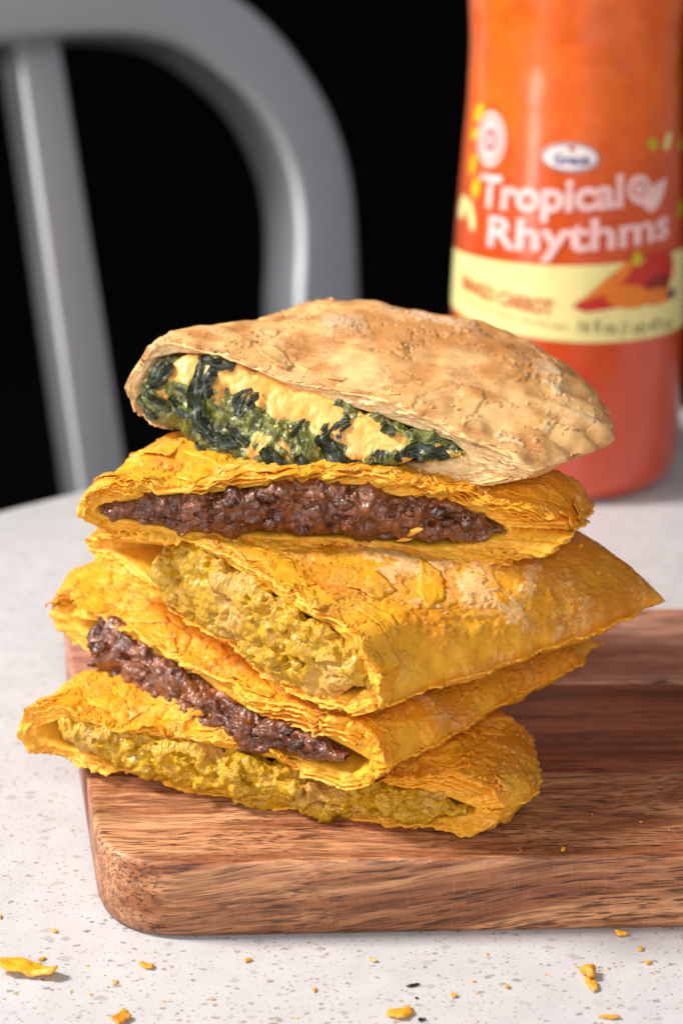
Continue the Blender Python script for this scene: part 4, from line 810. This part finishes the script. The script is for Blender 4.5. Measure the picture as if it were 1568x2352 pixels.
# cream band carries the flavour, volume and fruit
bt = [(-6.6, 5.5), (-5.4, 5.56), (-4.88, 5.61), (-3.9, 5.68), (-2.97, 5.73), (-1.35, 5.80), (.34, 5.84), (1.05, 5.86), (2.44, 5.9), (4.26, 5.89), (6.6, 5.6)]
bb = [(6.6, 3.5), (4.78, 3.42), (2.09, 3.48), (.69, 3.51), (-1.15, 3.60), (-2.91, 3.72), (-4.2, 3.78), (-5.4, 3.8), (-6.6, 3.8)]
def band(name, tops, bots, mat, parent, off):
    bm = bmesh.new(); n = 120; ss = np.linspace(-6.6, 6.6, n); tz = np.interp(ss, [q[0] for q in tops], [q[1] for q in tops]); bz = np.interp(ss, [q[0] for q in bots[::-1]], [q[1] for q in bots[::-1]]); rows = 6
    vs = [[bm.verts.new((s_, b+(t_-b)*k/(rows-1), 0)) for s_, t_, b in zip(ss, tz, bz)] for k in range(rows)]
    for k in range(rows-1):
        for i in range(n-1): bm.faces.new((vs[k][i], vs[k][i+1], vs[k+1][i+1], vs[k+1][i]))
    for v_ in bm.verts:
        s_, z_ = v_.co.x, v_.co.y; r = float(brad(z_))+off; an = BF+s_/3.6; v_.co = Vector((BX+r*math.cos(an)-BB[0], BY+r*math.sin(an)-BB[1], z_-BB[2]))*S
    return bm_obj(name, bm, M[mat], parent, True)
lab = band('label_band', bt, bb, 'cream', bottle, .015)
print_text('lettering', 'MANGO CARROT', -3.95, -.42, 4.62, .44, 'redbrown', lab, slope=-.085, bold=.045)
print_text('lettering', 'flavoured juice beverage', -3.85, .0, 4.28, .15, 'redbrown', lab, slope=-.09, bold=.0)
print_text('lettering', '16 fl oz (1 pt) 473 ml', .34, 3.75, 3.85, .38, 'ink', lab, slope=-.09, bold=.01)
print_poly('mango', ell(2.85, 5.3, .98, .72, .5), 'red', lab, .03)
print_poly('mango_shade', ell(2.95, 5.05, .62, .32, .15), 'deepred', lab, .04)
print_poly('carrot', [(.12, 4.62), (.5, 4.45), (1.5, 4.55), (2.3, 5.1), (2.3, 5.9), (1.9, 5.95), (1.2, 5.5), (.55, 4.95)], 'red', lab, .05)
print_poly('carrot', [(.30, 4.75), (.9, 4.9), (1.6, 5.3), (2.1, 5.85), (1.75, 5.9), (1.1, 5.4)], 'orange', lab, .055)
print_poly('carrot_slice', ell(1.85, 4.85, .78, .36, -.15), 'orange', lab, .065)
print_poly('mango_slice', ell(2.9, 4.7, .8, .25, -.08), 'orange', lab, .06)
print_poly('blossom', ell(3.62, 4.66, .24, .16), 'violet', lab, .07)
print_poly('leaf', [(1.9, 5.9), (2.1, 6.25), (2.25, 5.95), (2.2, 5.7)], 'lime', lab, .06)
# the two line title with its leaf emblem
print_text('lettering', 'Tropical', -3.28, 1.62, 7.28, .93, 'pinkwhite', bottle, slope=.055, bold=.032, kern=.98)
print_text('lettering', 'Rhythms', -2.75, 3.5, 6.16, .90, 'pinkwhite', bottle, slope=.045, bold=.026, kern=1.0)
em = print_poly('emblem', ell(2.22, 7.98, .48, .42, -.5), 'pinkwhite', bottle, .02)
print_poly('emblem_leaf', [(2.3, 7.5), (2.5, 7.9), (2.9, 8.1), (3.4, 8.2), (3.28, 7.8), (3.0, 7.4), (2.65, 7.25)], 'pinkwhite', em, .025)
ring('emblem_swirl', 2.2, 8.0, .26, .22, .07, 'redbrown', em, .03)
ov = print_poly('oval_badge', ell(-.09, 8.99, .92, .43, -.03), 'white', bottle, .02)
ring('badge_rim', -.09, 8.99, .90, .41, .05, 'violet', ov, .03)
print_text('lettering', 'Grace', -.62, .50, 8.80, .30, 'blue', ov, .035, bold=.03)
print_poly('badge_dot', ell(-.05, 9.24, .10, .08), 'red', ov, .035)
sb = print_poly('round_seal', ell(-2.98, 9.28, .68, .82), 'pinkwhite', bottle, .02)
ring('seal_ring', -2.98, 9.28, .56, .68, .05, 'redbrown', sb, .03)
ring('seal_mark', -2.96, 9.26, .26, .32, .12, 'red', sb, .03)
for i, (s_, z_, rx, rz, ro, m) in enumerate([(-3.75, 9.95, .35, .22, .8, 'lime'), (-3.9, 9.3, .3, .15, .5, 'lime'), (-3.85, 8.4, .35, .18, 1.2, 'lime'), (-3.55, 7.75, .34, .22, 1.3, 'lime'), (-3.7, 6.9, .5, .2, -1.1, 'cream'), (-4.4, 7.0, .45, .3, .9, 'cream'), (2.75, 9.25, .22, .16, -.6, 'lime'), (3.5, 9.25, .3, .17, 1.0, 'cream'), (4.6, 9.0, .3, .16, .4, 'lime'), (4.4, 7.1, .3, .16, .9, 'lime')]):
    print_poly('confetti_leaf', ell(s_, z_, rx, rz, ro, 20), m, bottle, .02)

# ---------------------------------------------------------------- aluminium chair behind the table
def chair():
    al, rc = math.radians(33), math.radians(15); U = np.array([math.cos(al), math.sin(al), 0]); W = np.array([-math.sin(al)*math.sin(rc), math.cos(al)*math.sin(rc), math.cos(rc)]); N_ = np.cross(U, W); O = np.array([-.47, 60, -3.99])
    base = (O+U*-14)*np.array([1, 1, 0])+np.array([0, 0, -76.7])
    t = thing('chair', 'brushed grey aluminium chair with slatted curved back behind the table', 'chair', base)
    def P3(u, w_, d): return O+U*u+W*w_-N_*d
    def sweep(name, inner, outer, depth, rad, d0=0.):
        inner, outer = np.array(inner), np.array(outer); m = len(inner); V = []
        for q in range(m):
            c = (inner[q]+outer[q])/2; hw = np.linalg.norm(outer[q]-inner[q])/2; dr = (outer[q]-inner[q])/(2*hw); r = min(rad, hw*.95, depth*.48); sec = []
            for (sx, sd, a0) in ((1, 1, 0), (-1, 1, 90), (-1, -1, 180), (1, -1, 270)):
                for k in range(6):
                    an = math.radians(a0+k*18); sec.append((sx*(hw-r)+r*math.cos(an), sd*(depth/2-r)+r*math.sin(an)))
            V.append([P3(*(c+dr*x), d0+depth/2-y) for x, y in sec])
        V = np.array(V); n = V.shape[1]; F = gridfaces(m, n, True)
        o = mesh_np(name, V.reshape(-1, 3), F, M['metal'], t, base); bm = bmesh.new(); bm.from_mesh(o.data); bm.verts.ensure_lookup_table()
        bm.faces.new([bm.verts[i] for i in range(n)]); bm.faces.new([bm.verts[(m-1)*n+i] for i in range(n)][::-1]); bmesh.ops.recalc_face_normals(bm, faces=bm.faces); bm.to_mesh(o.data); bm.free(); return o
    # hoop: right upright, rounded shoulder, top rail, mirrored
    inn = [(-2.6, -7), (-2.2, -3), (-1.81, 0), (-1.35, 1.8), (-1.12, 3.3), (-1.05, 4.5), (-1.15, 5.54), (-1.38, 6.5), (-1.73, 7.48), (-2.2, 8.4), (-2.8, 9.25), (-3.6, 10.05), (-4.5, 10.8), (-5.3, 11.35), (-6.2, 11.8), (-7.7, 12.2), (-9.4, 12.38), (-11.5, 12.42), (-14, 12.45)]
    outp = [(1.0, -7), (1.3, -3), (1.64, 0), (1.9, 2.0), (2.07, 4.06), (2.08, 5.1), (1.99, 6.1), (1.8, 7.1), (1.5, 8.15), (1.1, 9.1), (.55, 10.1), (-.1, 11.15), (-.85, 12.1), (-1.75, 13.0), (-2.9, 13.85), (-4.6, 14.75), (-7, 15.4), (-10.5, 15.7), (-14, 15.75)]
    from_ = np.array(inn), np.array(outp); mir = [np.stack([-28-q[:, 0], q[:, 1]], 1)[::-1][1:] for q in from_]
    def dens(q):
        q = np.array(q); i = np.linspace(0, len(q)-1, (len(q)-1)*4+1); z = np.stack([np.interp(i, np.arange(len(q)), q[:, k]) for k in (0, 1)], 1)
        for _ in range(4): z[1:-1] = (z[:-2]+2*z[1:-1]+z[2:])/4
        return z
    sweep('back_frame', dens(np.r_[from_[0], mir[0]]), dens(np.r_[from_[1], mir[1]]), 3.4, .42)
    for uc in (-12.3, -21.6):
        k = np.linspace(0, 1, 12)[:, None]; sweep('slat', np.array([[uc-1.25, -12]])*(1-k)+np.array([[uc-.85, 13]])*k, np.array([[uc+1.2, -12]])*(1-k)+np.array([[uc+1.25, 13]])*k, 2.1, .25, .7)
    def bar(name, p, q, r, m=M['metal']):
        p, q = np.array(p), np.array(q); z = unit(q-p); x = unit(np.cross(z, [.3, .9, .1])); y = np.cross(z, x); a = np.linspace(0, 2*np.pi, 16, endpoint=False)
        V = np.array([[c+(x*np.cos(k)+y*np.sin(k))*rr for k in a] for c, rr in ((p, .01), (p, r), (p*.5+q*.5, r*.95), (q, r*.85), (q, .01))]); mesh_np(name, V.reshape(-1, 3), gridfaces(5, 16, True), m, t, base)
    bar('back_rail', P3(-2, -11, 1.6), P3(-26, -11, 1.6), 1.3)
    F3 = np.array([N_[0], N_[1], 0]); F3 = F3/np.linalg.norm(F3); z0 = -76.7
    for u in (-.9, -27.1):
        a_ = P3(u, -6.5, 1.7); b_ = a_+F3*4; b_[2] = -31; c_ = b_-F3*6; c_[2] = z0; bar('rear_leg', a_, b_, 1.45); bar('rear_leg', b_, c_, 1.4)
        f0 = b_+F3*36; f1 = f0+F3*2; f1[2] = z0; bar('front_leg', f0, f1, 1.4)
    V = []; c0 = P3(-14, -6.5, 1.7); c0 = c0+F3*4
    for (zz, k) in ((-33, .96), (-32.6, 1), (-31.4, 1), (-31, .96), (-31.3, .55)):
        for i in range(40):
            an = 2*np.pi*i/40; sx = abs(math.cos(an))**.5*math.copysign(1, math.cos(an)); sy = abs(math.sin(an))**.5*math.copysign(1, math.sin(an)); q = c0+F3*18.5+U*sx*19*k+F3*sy*19.5*k; V.append((q[0], q[1], zz))
    o = mesh_np('seat', np.array(V), gridfaces(5, 40, True), M['metal'], t, base); bm = bmesh.new(); bm.from_mesh(o.data); bm.verts.ensure_lookup_table(); bm.faces.new([bm.verts[160+i] for i in range(40)]); bm.faces.new([bm.verts[i] for i in range(40)][::-1]); bmesh.ops.recalc_face_normals(bm, faces=bm.faces); bm.to_mesh(o.data); bm.free()
chair()
